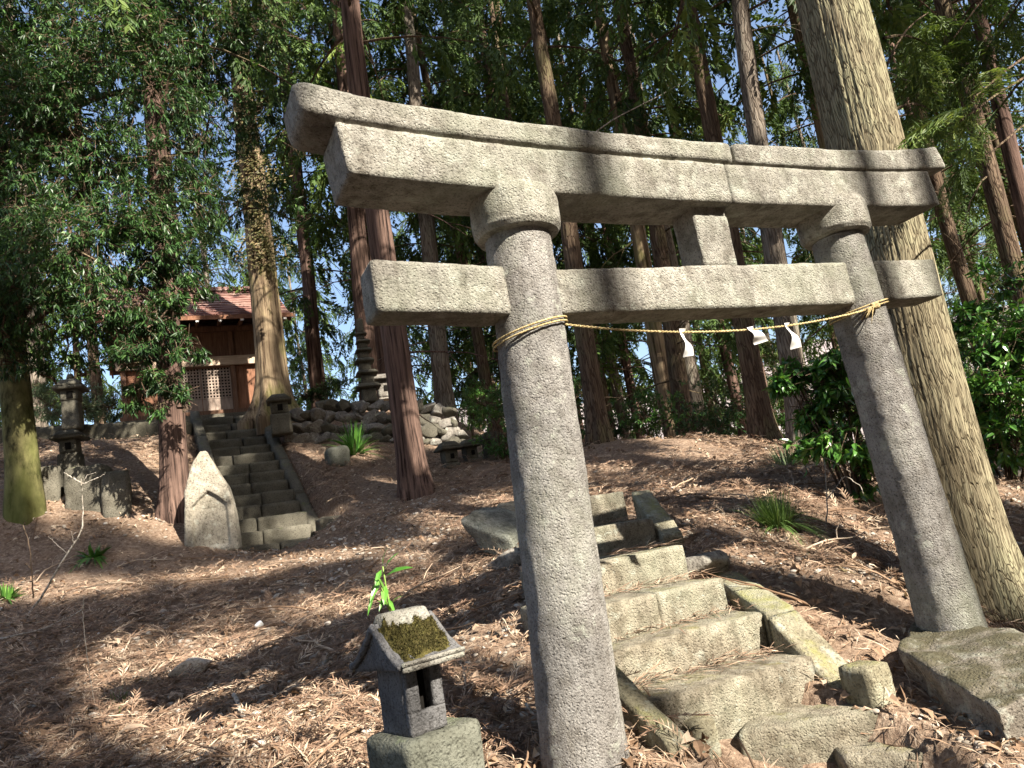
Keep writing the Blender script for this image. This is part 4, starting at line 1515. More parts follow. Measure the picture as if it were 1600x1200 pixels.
HIGH = [crown_mesh(100 + k, 7.0, 21, reach=2.4, nb=54, per=10, size=.74) for k in range(3)]
MID = [crown_mesh(110 + k, 4.6, 19, reach=2.3, nb=54, per=10, size=.74) for k in range(3)]
LOW = [crown_mesh(120 + k, 3.6, 18, reach=2.4, nb=48, per=9, size=.75) for k in range(3)]
for me in HIGH + MID + LOW:
    me.materials.append(MT['cedar']); me.materials.append(MT['bark_brown'])


def tree(name, px, py, px2, py2, Y, wpx, bark, label, crown=None, H=20, flare=.4, furrow=0, n=24, dz=.35, dead=5, group=None, seed=0, cat='tree', amp=.05, mr=1.0):
    b = on_ground(px, py, Y)
    P2 = at(px2, py2, Y)
    if P2[2] - b[2] < .5: P2[2] = b[2] + .5
    r = wpx / FPX * Y / 2 * 1.06
    rng = np.random.default_rng(1000 + seed)
    e = empty(name, b, label, cat, 0, group)
    me, ax = trunk_mesh('trunk', b, P2, H, r, seed, flare, n, dz, amp, furrow, dead, rng)
    link('trunk', me, e, [MT[bark]])
    if crown is not None:
        s = H / 20.0
        if Y < 15.1:      # trees near enough to shade the slope: own crown, thinned towards the lit points
            F, wood = cedar_foliage(rng, 7.0, 21, 2.4, 48, 9, .72)
            off = lambda q: q + np.array([ax[0], ax[1], 0]) * q[2]
            F.B = [off(q) for q in F.B]
            wood = [(wv + np.outer(wv[:, 2], [ax[0], ax[1], 0]), wq) for wv, wq in wood]
            keep = lambda C, S: ~near_lit(C + b, S, 1.5)
            c = link('crown', F.mesh('crown', SPR, rng, keep, wood), e, [MT['cedar'], MT['bark_brown']])
            return e
        c = link('crown', crown, e)
        rot = Matrix.Rotation(rng.uniform(0, 6.28), 4, 'Z')
        sh = Matrix(((1, 0, ax[0], 0), (0, 1, ax[1], 0), (0, 0, 1, 0), (0, 0, 0, 1)))
        c.matrix_local = sh @ rot @ Matrix.Diagonal((mr, mr, s, 1))
    return e


tree('cedar_tree', 275, 803, 238, 100, 10.0, 37, 'bark_red', 'straight cedar with a red fibrous trunk just left of the standing stone', HIGH[0], 20, .5, 9, 90, .07, 3, seed=1)
tree('cedar_tree', 430, 648, 388, 200, 14.6, 46, 'bark_tan', 'tan cedar trunk standing in front of the right side of the wooden shrine', HIGH[1], 19, 1.1, 7, 80, .09, 3, seed=2)
tree('cedar_tree', 582, 640, 552, 330, 16.0, 29, 'bark_red', 'reddish cedar right behind the stone pagoda', MID[0], 20, .3, seed=3)
tree('cedar_tree', 652, 775, 590, 330, 10.5, 41, 'bark_red', 'red fibrous cedar trunk rising behind the left end of the tie beam', HIGH[2], 20, .38, 9, 90, .07, 4, seed=4)
tree('cedar_tree', 696, 645, 640, 100, 16.5, 27, 'bark_grey', 'grey cedar trunk behind the right end of the dry stone wall', HIGH[0], 21, .3, seed=5)
tree('cedar_tree', 772, 650, 735, 480, 18.0, 18, 'bark_brown', 'thin brown cedar just left of the left gate pillar', MID[1], 19, .3, seed=6)
tree('cedar_tree', 856, 650, 790, 120, 19.0, 18, 'bark_tan', 'slim tan cedar hidden below by the left gate pillar', MID[2], 20, .3, seed=7)
tree('cedar_tree', 937, 694, 865, 200, 12.0, 29, 'bark_brown', 'brown cedar rising just right of the left gate pillar', HIGH[1], 20, .5, 8, 60, .1, 6, seed=8)
tree('cedar_tree', 1045, 650, 968, 200, 15.0, 26, 'bark_tan', 'tan cedar behind the middle of the gate, left of the strut', MID[0], 20, .3, seed=9, mr=.8)
tree('cedar_tree', 1195, 694, 1111, 220, 11.6, 31, 'bark_brown', 'dark brown cedar behind the gate strut', HIGH[2], 19, .6, 8, 60, .1, 6, seed=10)
tree('cedar_tree', 1258, 705, 1180, 160, 11.0, 34, 'bark_grey', 'pale grey cedar trunk right of the gate strut', HIGH[0], 20, .6, 8, 60, .1, 4, seed=11)
tree('cedar_tree', 1390, 700, 1292, 225, 13.0, 36, 'bark_tan', 'cedar trunk half hidden behind the big lichened cedar', HIGH[1], 20, .4, seed=12)
big = tree('cedar_tree', 1522, 968, 1349, 240, 5.35, 122, 'bark_big', 'huge cedar with deeply furrowed yellowish bark behind the right gate pillar', None, 19, .42, 11, 300, .03, 0, seed=13, amp=.03)
tree('cedar_tree', 1592, 760, 1438, 170, 13.0, 22, 'bark_brown', 'thin dark cedar right of the big cedar, leftmost of three at right', MID[1], 19, .3, seed=14)
tree('cedar_tree', 1672, 720, 1515, 150, 10.5, 29, 'bark_brown', 'dark leaning cedar trunk second from the right edge of the picture', HIGH[2], 19, .3, seed=15)
tree('cedar_tree', 1690, 700, 1570, 180, 11.5, 26, 'bark_red', 'brown cedar trunk cut by the right edge of the picture', HIGH[0], 19, .3, seed=16)
for k, (a, b_, c_, d_, Y, w) in enumerate(((948, 645, 926, 520, 19, 14), (968, 645, 950, 520, 20, 16), (994, 645, 975, 520, 19.5, 14), (1066, 665, 1046, 520, 14.0, 27), (1090, 660, 1068, 520, 17, 22),
                                           (500, 645, 486, 500, 18.5, 22), (158, 660, 152, 590, 19, 16), (63, 670, 56, 590, 18, 26), (830, 640, 800, 400, 21, 22))):
    tree('cedar_tree', a, b_, c_, d_, Y, w, ['bark_brown', 'bark_grey', 'bark_red'][k % 3],
         ['slim dark trunk left of the three thin trunks beyond the left gate pillar', 'slim dark trunk in the middle of the three thin trunks beyond the gate', 'slim dark trunk at the right of the three thin trunks beyond the gate',
          'stout brown trunk behind the leftmost paper streamer', 'grey trunk in the shade just right of the leftmost paper streamer', 'dark trunk between the shrine and the stone pagoda',
          'thin trunk on the terrace between shrine and stone lantern', 'greyish trunk behind the mossy oak at far left', 'thin trunk seen behind the left gate pillar'][k],
         (MID + LOW)[(k * 2 + 1) % 6], 18.5, .3, seed=30 + k, dead=8)

# the wood behind: many slender cedars one cannot tell apart
bg_pos = []
rb = np.random.default_rng(5)
tries = 0
while len(bg_pos) < 56 and tries < 4000:
    tries += 1
    Y = rb.uniform(16, 40)
    px = rb.uniform(-60, 1680)
    p = at(px, 640, Y)
    if any(math.hypot(p[0] - q[0], p[1] - q[1]) < 1.9 for q in bg_pos): continue
    if 150 < px < 480 and Y < 21: continue
    bg_pos.append((p[0], p[1]))
BGT = []
for k in range(4):
    me, ax = trunk_mesh('trunk', (0, 0, 0), (rb.normal(0, .03), 0, 1), 19, rb.uniform(.12, .17), 60 + k, .3, 12, .8, .05, 0, 14, rb)
    me.materials.append(MT[['bark_brown', 'bark_grey', 'bark_red', 'bark_brown'][k]])
    BGT.append(me)
def bg_tree(x, y, k, crown, label, group, s=1.0):
    e = empty('cedar_tree', (x, y, gz(x, y) - .1), label, 'tree', k * 1.7, group)
    e.scale = (s, s, s)
    link('trunk', BGT[k % 4], e)
    link('crown', crown, e)
    return e
for k, (x, y) in enumerate(bg_pos):
    bg_tree(x, y, k, [HIGH, MID, HIGH, LOW][k % 4][k % 3], 'slender cedar crowding the dark wood behind the gate and the shrine', 'cedars of the wood behind', rb.uniform(.8, 1.1))


# ------------------------------------------------------------------ the evergreen oak at left
def blob_leaves(rng, blobs, n_per, L, W, droop=.5, two=False, twig=8, origin=None):
    """leaves in whorls at the ends of little twigs inside ellipsoid clumps"""
    P, D, N, T = [], [], [], []
    wood = []
    for (c, r, dens) in blobs:
        c = np.asarray(c, float)
        r = np.asarray(r, float) * np.ones(3)
        nt = max(3, int(n_per * dens))
        u = norm(rng.normal(size=(nt, 3))) * (rng.random(nt) ** .45)[:, None]
        sub = c + norm(rng.normal(size=(max(2, nt // 11), 3))) * (rng.random((max(2, nt // 11), 1)) ** .4) * r
        tips = sub[rng.integers(0, len(sub), nt)] + rng.normal(0, 1, (nt, 3)) * np.minimum(r * .30, .15) * [1, 1, .55]
        u = norm(tips - c)
        tone = rng.normal(0, .10)
        for tp, uu in zip(tips, u):
            k = rng.integers(twig - 2, twig + 3)
            d0 = norm(uu * .7 + np.array([0, 0, -droop * .6]) + rng.normal(0, .35, 3))
            for j in range(k):
                b = tp - d0 * L * .9 * (j / k)
                dd = norm(d0 * .6 + norm(rng.normal(size=3)) * .75 + np.array([0, 0, -droop]))
                P.append(b); D.append(dd); N.append(rng.normal(0, .5, 3) + np.array([0, 0, 1])); T.append(np.clip(rng.beta(2, 2.6) + tone, 0, 1))
            wood.append(tube(np.array([tp - d0 * L * 2.2, tp - d0 * L * .5, tp]), [.004, .003, .002], 3, False))
        for j in range(3):
            e = c + norm(rng.normal(size=3)) * r * .8
            wood.append(tube(np.array([c + np.array([0, .05, -.05]), (c + e) / 2 + rng.normal(0, .06, 3), e]), [.018, .012, .006], 4, False))
    P, D, N, T = map(np.array, (P, D, N, T))
    if origin is not None:
        k = ~near_lit(P + origin, -.08, .9)
        P, D, N, T = P[k], D[k], N[k], T[k]
    Ls = L * rng.uniform(.65, 1.2, len(P)); Ws = W * rng.uniform(.7, 1.2, len(P))
    V, Q = (leaf_two if two else leaf_quads)(P, D, N, Ls, Ws, .06)
    if two: T = np.repeat(T, 6)
    mi = np.zeros(len(Q))
    for wv, wq in wood:
        Q = np.concatenate([Q, wq + len(V)]); V = np.concatenate([V, wv]); T = np.concatenate([T, np.full(len(wq), .5)]); mi = np.concatenate([mi, np.ones(len(wq))])
    return V, Q, T, mi


rngo = np.random.default_rng(77)
oak = tree('evergreen_oak', 42, 790, 16, 560, 9.5, 42, 'bark_moss', 'mossy trunked evergreen oak with dense dark hanging leaves at far left', None, 13, .3, 0, 40, .2, 0, seed=50)
ob = np.array(oak.location)
spec = []
for (px, py, Y, r, d) in ((40, 60, 9.6, .9, 1), (150, 90, 9.4, .9, 1), (60, 180, 9.0, .9, 1), (30, 300, 8.8, .85, 1.2), (150, 250, 9.2, .8, .9), (110, 380, 8.6, .8, 1.2), (40, 450, 8.6, .75, 1.2), (200, 350, 9.0, .7, .9),
                          (170, 470, 8.8, .62, 1.2), (100, 520, 9.0, .5, 1.0), (225, 470, 9.2, .5, 1.1), (330, 90, 10.6, .8, .9), (420, 60, 11.0, .9, .8), (320, 200, 10.4, .8, .9), (400, 170, 11.2, .7, .8),
                          (300, 300, 10.0, .62, .9), (380, 320, 11.6, .55, .7), (205, 560, 9.3, .36, 1), (180, 30, 9.8, .8, .7), (-60, 250, 9.0, 1.0, 1), (-50, 430, 8.8, .9, 1), (-60, 60, 9.4, 1.0, 1), (470, 210, 12.5, .6, .5), (440, 330, 12.5, .5, .4),
                          (265, 480, 9.0, .30, 1.3), (290, 545, 8.9, .28, 1.3), (270, 600, 8.9, .24, 1.3), (250, 520, 9.1, .30, 1), (285, 630, 8.9, .16, 1.2), (255, 430, 9.3, .3, .9), (20, 560, 8.9, .35, .8), (130, 580, 9.4, .25, .7), (80, 585, 9.3, .2, .6), (235, 600, 8.9, .3, 1.2), (230, 400, 9.0, .45, 1), (300, 450, 9.2, .25, .9), (245, 640, 8.9, .16, 1), (0, 520, 8.6, .5, 1), (235, 500, 8.8, .32, 1.3), (215, 560, 8.8, .3, 1.3), (215, 620, 8.9, .25, 1.2), (255, 150, 9.0, .6, .9), (240, 250, 8.9, .45, .8), (235, 60, 9.0, .6, .8), (270, 380, 9.1, .35, 1), (250, 330, 9.3, .5, .9), (100, 200, 9.2, .9, 1), (20, 130, 9.0, .9, 1), (350, 20, 10.6, .9, .9), (260, 10, 10.2, .7, .7)):
    spec.append((at(px, py, Y) - ob, (r, r * .95, r * .8), d * (r / .6) ** 2))
for (x, y, z, r) in ((-7.5, 8.5, 9.5, 1.4), (-5.5, 9.5, 10.5, 1.5), (-9, 10, 8, 1.5), (-4, 10.5, 9.5, 1.2)):
    spec.append((np.array([x, y, z]) - ob, r, 2.5))
V, Q, T, mi = blob_leaves(rngo, spec, 185, .105, .026, .55, False, 9, ob)
link('crown', np_mesh('crown', V, Q, False, T, mi), oak, [MT['oak'], MT['bark_brown']])
# limbs of the oak
acc = Acc()
for (px, py, Y) in ((160, 420, 9.0), (60, 300, 8.9), (300, 250, 10.2), (250, 520, 9.1), (150, 120, 9.4), (400, 120, 11.0), (-40, 300, 9.0)):
    e = at(px, py, Y) - ob
    zz = max(2.2, e[2] - 1.6)
    ax_ = at(16, 560, 9.5) - ob; ax_ = ax_ / ax_[2]
    s0 = ax_ * min(zz, 9)
    s = np.linspace(0, 1, 9)[:, None]
    path = s0 + (e - s0) * s + UPV * .5 * np.sin(s * np.pi) + np.cumsum(rngo.normal(0, .04, (9, 3)), 0) * s
    V, Q = tube(path, np.linspace(.06, .015, 9), 7, False)
    acc.add(V, Q)
acc.link('limbs', oak, [MT['bark_brown']], True)

# ivy on the tan cedar by the shrine
P, D, N = [], [], []
iv0 = on_ground(430, 648, 14.6)
for k in range(2600):
    py = rngo.uniform(150, 420); 
    px = 388 + (py - 200) * .094 + rngo.normal(0, 15 + 8 * math.sin(py * .05))
    q = at(px, py, 14.25 + abs(rngo.normal(0, .12)))
    P.append(q - iv0); D.append(norm(np.array([rngo.normal(0, .7), -.5, -.6]))); N.append(np.array([rngo.normal(0, .4), -1, .6]))
V, Q = leaf_quads(np.array(P), np.array(D), np.array(N), rngo.uniform(.05, .10, len(P)), rngo.uniform(.03, .06, len(P)), .05)
iv = link('ivy', np_mesh('ivy', V, Q, False, rngo.beta(2, 2, len(P))), None, [leaf_mat('ivy_leaf', (.05, .06, .02), (.11, .10, .04), (.24, .17, .09), .5, .3, .2)])
iv.location = iv0
tag(iv, 'brownish ivy climbing the tan cedar beside the wooden shrine', 'ivy')

# the big cedar's crown above, with low sprays hanging right of the trunk
bo = np.array(big.location)
rb2 = np.random.default_rng(31)
F, wood = cedar_foliage(rb2, 6.5, 19, 2.8, 60, 12, .75)
axb = at(1349, 240, 5.35) - bo; axb = axb / axb[2]
for q in range(len(F.B)):
    F.B[q] = F.B[q] + axb * [1, 1, 0] * F.B[q][2]
wood = [(wv + np.outer(wv[:, 2], axb * [1, 1, 0]), wq) for wv, wq in wood]
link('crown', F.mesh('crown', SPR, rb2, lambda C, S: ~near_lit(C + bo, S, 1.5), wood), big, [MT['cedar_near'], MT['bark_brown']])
F2 = Foliage(); wood2 = []
for (x0, y0, x1, y1, Y, n) in ((1372, 140, 1450, 20, 6.6, 16), (1380, 60, 1480, 90, 6.8, 18), (1375, -20, 1470, 30, 6.4, 16), (1400, 170, 1480, 190, 7.2, 10)):
    a, b = at(x0, y0, Y - .6) - bo, at(x1, y1, Y) - bo
    s = np.linspace(0, 1, 6)[:, None]
    path = a + (b - a) * s + UPV * .12 * np.sin(s * np.pi)
    wood2.append(tube(path, np.linspace(.014, .005, 6), 5, False))
    for k in range(n):
        t = rb2.uniform(.25, 1); p = a + (b - a) * t
        F2.add(p, norm((b - a) / np.linalg.norm(b - a) * .5 + rb2.normal(0, .45, 3) + UPV * -.55), rb2.uniform(.3, .55), rb2.uniform(-.05, .2))
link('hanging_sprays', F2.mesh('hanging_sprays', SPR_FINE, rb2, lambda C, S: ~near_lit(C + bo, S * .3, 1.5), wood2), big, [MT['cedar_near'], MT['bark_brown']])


# ------------------------------------------------------------------ cedar outside the frame at right whose branch reaches in
rt = np.random.default_rng(41)
nb_ = np.array([5.9, 5.6, gz(5.9, 5.6)])
e = empty('cedar_tree', nb_, 'cedar at the right edge whose bright green drooping branch reaches into the picture', 'tree')
me, ax = trunk_mesh('trunk', nb_, nb_ + np.array([-.02, .02, 1]), 18, .22, 71, .4, 24, .3, .05, 0, 6, rt)
link('trunk', me, e, [MT['bark_brown']])
Fr, wr = cedar_foliage(rt, 7, 18, 2.6, 55, 10, .75)
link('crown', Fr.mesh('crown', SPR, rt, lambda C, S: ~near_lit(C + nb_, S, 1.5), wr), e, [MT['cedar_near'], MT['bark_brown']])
F3 = Foliage(); wood3 = []
for (px, py, Y, n, tip) in ((1525, 150, 4.7, 22, .2), (1500, 190, 4.5, 18, .2), (1540, 245, 4.5, 18, .25), (1490, 60, 6.0, 26, 0), (1560, 40, 5.4, 26, 0), (1440, 120, 7.0, 24, -.05), (1530, 110, 6.6, 22, -.1), (1590, 120, 5.6, 20, 0), (1600, 330, 6.2, 14, 0), (1480, 300, 8.5, 14, -.1)):
    b = at(px, py, Y) - nb_
    a = np.array([0, 0, b[2] + .5])
    s = np.linspace(0, 1, 8)[:, None]
    path = a + (b - a) * s + UPV * .35 * np.sin(s * np.pi)
    wood3.append(tube(path, np.linspace(.025, .005, 8), 5, False))
    for k in range(n):
        t = 1 - abs(rt.normal(0, .22)); t = max(.2, t)
        p = a + (b - a) * t + UPV * .35 * math.sin(t * math.pi)
        F3.add(p, norm(norm(b - a) * .7 + rt.normal(0, .4, 3) + UPV * -.35), rt.uniform(.28, .5), tip + rt.uniform(-.05, .15))
link('low_branches', F3.mesh('low_branches', SPR_FINE, rt, lambda C, S: ~near_lit(C + nb_, S * .3, 1.8), wood3), e, [MT['cedar_near'], MT['bark_brown']])


# ------------------------------------------------------------------ shrubs
def shrub(label, pts, n_per, L, W, mat, base, two=True, droop=.25, twig=7, seed=0, name='shrub', cat='shrub', group=None):
    r = np.random.default_rng(800 + seed)
    b = np.asarray(base, float)
    e = empty(name, b, label, cat, 0, group)
    big_ = 1.25 if label.startswith('low dark') else 1.0
    spec = [(at(px, py, Y) - b, (rr * big_, rr * big_, rr * .85 * big_), d * big_) for (px, py, Y, rr, d) in pts]
    V, Q, T, mi = blob_leaves(r, spec, n_per, L, W, droop, two, twig)
    link('foliage', np_mesh('foliage', V, Q, False, T, mi), e, [mat, MT['bark_brown']])
    acc = Acc()
    for (c, rr, d) in spec:
        s = np.linspace(0, 1, 6)[:, None]
        path = np.array([r.normal(0, .04), r.normal(0, .04), -.1]) + (c - np.array([0, 0, -.1])) * s + np.array([0, 0, .1]) * np.sin(s * np.pi)
        V, Q = tube(path, np.linspace(.018, .006, 6), 5, False); acc.add(V, Q)
    acc.link('stems', e, [MT['bark_brown']], True)
    return e


shrub('bright green glossy laurel bush between the pale grey trunk and the right gate pillar',
      [(1290, 600, 6.9, .28, 1.2), (1330, 640, 7.0, .32, 1.3), (1270, 640, 7.1, .26, 1.2), (1320, 700, 6.8, .28, 1.2), (1360, 600, 7.2, .30, 1), (1250, 590, 7.0, .16, .8), (1225, 600, 6.9, .08, .5), (1350, 735, 6.9, .22, .9), (1280, 690, 7.1, .2, .8), (1310, 570, 7.3, .2, .7)],
      60, .115, .042, MT['laurel'], on_ground(1335, 775, 6.9), seed=1)
shrub('big glossy laurel bush at the right edge beyond the big cedar',
      [(1540, 560, 8.6, .5, 1.2), (1590, 520, 8.4, .5, 1), (1580, 610, 8.2, .45, 1.2), (1520, 630, 8.8, .42, 1.1), (1600, 670, 8.2, .4, 1.1), (1540, 690, 8.6, .35, 1), (1500, 500, 9.2, .4, .8), (1650, 560, 8.4, .6, 1), (1575, 450, 9.2, .45, .6)],
      95, .125, .046, MT['laurel'], on_ground(1575, 735, 8.6), seed=2)
lows = [('low dark evergreen shrub just left of the left gate pillar', [(775, 660, 12.2, .35, 1.1), (800, 620, 12.6, .3, .9), (760, 630, 12.8, .3, .8), (795, 690, 12.0, .25, .8)], (785, 712, 12.2)),
        ('low dark evergreen shrub behind the brown cedar right of the left pillar', [(915, 650, 13.2, .35, 1), (960, 660, 13.4, .32, 1), (905, 610, 13.8, .25, .6)], (935, 685, 13.2)),
        ('low dark evergreen shrub in the middle distance behind the rope', [(1010, 655, 12.8, .40, 1.1), (1050, 640, 13.0, .36, 1), (985, 630, 13.6, .3, .8)], (1020, 690, 12.8)),
        ('low dark evergreen shrub below the leftmost paper streamer', [(1090, 650, 12.6, .40, 1.1), (1130, 630, 12.8, .42, 1), (1115, 670, 12.2, .3, 1)], (1105, 692, 12.4)),
        ('low dark evergreen shrub between the two cedars near the strut', [(1165, 640, 13.0, .4, 1), (1215, 650, 12.8, .35, 1), (1225, 610, 13.2, .3, .7)], (1200, 685, 12.8)),
        ('small leafy shrub behind the left end of the dry stone wall', [(505, 610, 15.2, .32, .9), (530, 600, 15.4, .3, .8), (480, 618, 15.2, .22, .7)], (510, 640, 15.2)),
        ('small leafy shrub right of the pagoda and wall', [(735, 640, 14.8, .3, .9), (745, 610, 15.2, .25, .6)], (735, 670, 14.8)),
        ('dark shrub under the trees right of the big cedar trunk', [(1470, 620, 10.5, .35, .9), (1490, 660, 10.2, .35, .9)], (1490, 715, 10.2))]
for k, (lb, pts, bs) in enumerate(lows):
    shrub(lb, pts, 70, .085, .028, MT['oak'] if k % 2 else MT['laurel'], on_ground(*bs), seed=10 + k, two=False, twig=8)
for k, (lb, pts, bs) in enumerate((('pale green bamboo grass clump between lantern and oak on the terrace', [(75, 630, 15.2, .4, 1.2), (100, 640, 15.0, .35, 1), (60, 610, 15.4, .3, .7)], (85, 665, 15.2)),
                                   ('pale green bamboo grass clump right of the tall dark lantern', [(150, 625, 15.4, .45, 1.2), (180, 635, 15.2, .4, 1), (140, 645, 15.2, .3, 1)], (160, 665, 15.3)))):
    shrub(lb, pts, 80, .15, .02, MT['bamboo'], on_ground(*bs), seed=30 + k, two=False, twig=7, name='bamboo_grass', cat='bamboo grass')


def tuft(label, base, n, L, W, mat, spread=.6, seed=0, name='grass_tuft', cat='grass tuft', rad=.08):
    r = np.random.default_rng(900 + seed)
    Vs, Qs, T, off = [], [], [], 0
    for k in range(n):
        az = r.uniform(0, 6.28); ti = abs(r.normal(0, spread)); ln = L * r.uniform(.6, 1.15)
        b = np.array([math.cos(az), math.sin(az), 0]) * rad * r.random() ** .5
        d = np.array([math.cos(az), math.sin(az), 0])
        s = np.linspace(0, 1, 5)
        x = ln * s * math.sin(min(1.3, ti)) + ln * .35 * s ** 2 * ti
        z = ln * s * math.cos(min(1.3, ti)) - ln * .55 * ti * s ** 2
        c = b + d * x[:, None] + UPV * z[:, None]
        sd = np.cross(d, UPV) + r.normal(0, .2, 3)
        wv = W * (1 - s ** 2 * .9) / 2
        V = np.concatenate([c + sd * wv[:, None], c - sd * wv[:, None]])
        i = np.arange(4)
        Q = np.stack([i, i + 1, i + 6, i + 5], -1)
        Vs.append(V); Qs.append(Q + off); off += 10
        T += [float(np.clip(r.beta(2, 2), 0, 1))] * 4
    o = link(name, np_mesh(name, np.concatenate(Vs), np.concatenate(Qs), False, T), None, [mat])
    o.location = base
    return tag(o, label, cat)


tuft('round dark green sedge tuft on the bank right of the top steps', on_ground(1215, 825, 5.9), 520, .30, .007, MT['sedge'], .75, 1, rad=.11)
tuft('small pale sedge tuft on the sunny crest of the bank', on_ground(1235, 745, 8.2), 260, .32, .008, MT['bamboo'], .8, 2, rad=.12)
tuft('dark green fern like plant at the foot of the dry stone wall', on_ground(552, 690, 13.1), 130, .60, .05, MT['laurel'], .6, 3, 'fern', 'fern', .06)
tuft('tiny green sprout on the litter at bottom left', on_ground(185, 1085, 5.0), 40, .11, .008, MT['sedge'], .7, 4, rad=.05)
tuft('low green weed beside the left edge of the picture', on_ground(8, 890, 7.8), 60, .20, .03, MT['laurel'], .8, 5, 'weed', 'weed', .06)
tuft('low green weed near the foot of the bare white sapling', on_ground(145, 845, 8.8), 60, .18, .04, MT['laurel'], .9, 6, 'weed', 'weed', .08)

# green sprig standing behind the little shrine
sb = np.array([*(at(612, 965, 3.15)[:2]), 0]); sb[2] = gz(sb[0], sb[1])
sp = empty('green_sprig', sb, 'fresh green sprig with pointed leaves standing behind the small stone shrine', 'plant')
t0 = at(612, 962, 3.15) - sb
acc = Acc()
stem = [np.array([0, 0, -.05]), t0 * .6, t0, at(603, 915, 3.15) - sb, at(598, 885, 3.15) - sb]
stem = np.array([[np.interp(u, range(5), [q[i] for q in stem]) for i in range(3)] for u in np.linspace(0, 4, 14)])
V, Q = tube(stem, np.linspace(.006, .003, 14), 6); acc.add(V, Q)
V, Q = tube(np.array([t0, at(600, 930, 3.12) - sb, at(592, 905, 3.1) - sb]), [.004, .003, .002], 5); acc.add(V, Q)
acc.link('stem', sp, [leaf_mat('sprig_stem', (.12, .2, .04), (.2, .3, .07), (.3, .4, .1), trans=0)], True)
lf = leaf_mat('sprig_leaf', (.05, .16, .02), (.10, .28, .035), (.2, .4, .08), .35, .5, .3)
for (a, b, w) in (((603, 900), (645, 885), .030), ((600, 893), (622, 862), .022), ((598, 885), (606, 852), .014), ((595, 905), (578, 940), .026), ((590, 905), (574, 962), .018), ((600, 930), (590, 900), .024), ((596, 890), (586, 915), .022),
                  ((602, 915), (600, 945), .030), ((610, 945), (628, 930), .012), ((610, 950), (590, 938), .012), ((606, 935), (618, 960), .016), ((604, 925), (592, 955), .018)):
    A, B = at(*a, 3.15) - sb, at(*b, 3.08) - sb
    V, Q = leaf_two(A[None], (B - A)[None], np.array([[.2, -.6, .7]]), np.linalg.norm(B - A), w, .05)
    o = link('leaf', np_mesh('leaf', V, Q, False, np.full(6, RNG.uniform(.3, .8))), sp, [lf])

# ------------------------------------------------------------------ bare twigs and sticks
def twigs(name, label, lines, Y, r0, mat='twig', cat='twig', lift=0.0):
    acc = Acc()
    b = None
    for ln in lines:
        pts = []
        for q in ln:
            yy = q[2] if len(q) > 2 else Y
            pts.append(at(q[0], q[1], yy))
        pts = np.array(pts)
        u = np.linspace(0, len(pts) - 1, 5 * len(pts))
        path = np.stack([np.interp(u, np.arange(len(pts)), pts[:, i]) for i in range(3)], 1)
        path[1:-1] = path[1:-1] * .5 + (path[:-2] + path[2:]) * .25
        path = path + RNG.normal(0, .002, path.shape)
        if b is None:
            b = path[0].copy()
        V, Q = tube(path - b, np.linspace(r0, r0 * .45, len(path)), 6)
        acc.add(V, Q); r0 = r0 * .75
    o = acc.link(name, None, [MT[mat]], True)
    o.location = b
    return tag(o, label, cat)


twigs('bare_sapling', 'bare white forked sapling standing on the slope at left', [[(40, 965), (62, 938), (95, 880), (128, 830), (130, 800), (127, 748)], [(128, 755), (110, 745), (100, 738)], [(128, 757), (150, 748), (163, 741)], [(128, 757), (136, 742), (150, 738)], [(105, 865), (88, 850), (75, 838)], [(115, 850), (112, 830)]], 7.2, .011, cat='sapling')
twigs('bare_sapling', 'thin dark bare sapling near the left edge leaning upright', [[(52, 935), (50, 900), (46, 850), (36, 820)], [(50, 890), (40, 880)]], 7.4, .007, 'bark_brown', cat='sapling')
twigs('bare_twig', 'long pale bent twig lying and rising at the left edge', [[(0, 998), (60, 985), (113, 962), (130, 952)], [(130, 952), (131, 930)], [(128, 955), (133, 1000), (141, 1060), (150, 1110)]], 4.9, .005)
twigs('fallen_stick', 'pale curved fallen stick on the litter left of the small stone shrine', [[(366, 1085, 4.55), (378, 1115, 4.35), (402, 1145, 4.15), (455, 1166, 3.95)]], 4.4, .014)
twigs('fallen_stick', 'brown fallen stick lying on the bank left of the right gate pillar', [[(1310, 888, 5.0), (1345, 902, 4.95), (1412, 914, 4.85)]], 5, .016, 'bark_tan')
twigs('fallen_stick', 'thin pale stick lying behind the left foot of the gate', [[(822, 1100, 3.65), (850, 1140, 3.5), (895, 1198, 3.2)]], 3.5, .007)
twigs('fallen_stick', 'thin forked stick on the litter above the white stone', [[(440, 970, 6.0), (470, 985, 5.7), (490, 1020, 5.3)]], 5.6, .006)
twigs('fallen_stick', 'dark thin stick lying across the litter left of the shrine base', [[(480, 1160, 3.9), (530, 1120, 4.1), (595, 1092, 4.25)]], 4, .006, 'bark_brown')
twigs('bare_sapling', 'pale dry stems standing on the bank beside the laurel bush', [[(1290, 840), (1293, 790), (1288, 715)], [(1293, 780), (1320, 742), (1345, 760), (1350, 775)], [(1288, 715), (1300, 720), (1330, 738)]], 6.1, .007, cat='dry stems')
twigs('dead_branch', 'long pale dead branch slanting through the foliage behind the gate', [[(905, 225), (960, 185), (1030, 150), (1065, 130)]], 11.5, .012)
twigs('dead_branch', 'pale dead branch between shrine and left end of the gate', [[(405, 265), (440, 236)], [(330, 330), (405, 265)]], 12.5, .011)
twigs('dead_branch', 'pale thin dead branch right of the big cedar', [[(1385, 112), (1425, 128), (1500, 130)]], 7.2, .008)


# ------------------------------------------------------------------ litter on the ground
rl = np.random.default_rng(12)


def ground_pts(n, ymin, ymax, power=1.0, pxmin=-60, pxmax=1660):
    """random points of the slope inside the field of view, thicker near the viewer"""
    Y = ymin + (ymax - ymin) * rl.random(n) ** power
    hx = .82 * Y
    X = rl.uniform(-1, 1, n) * hx
    return X, Y


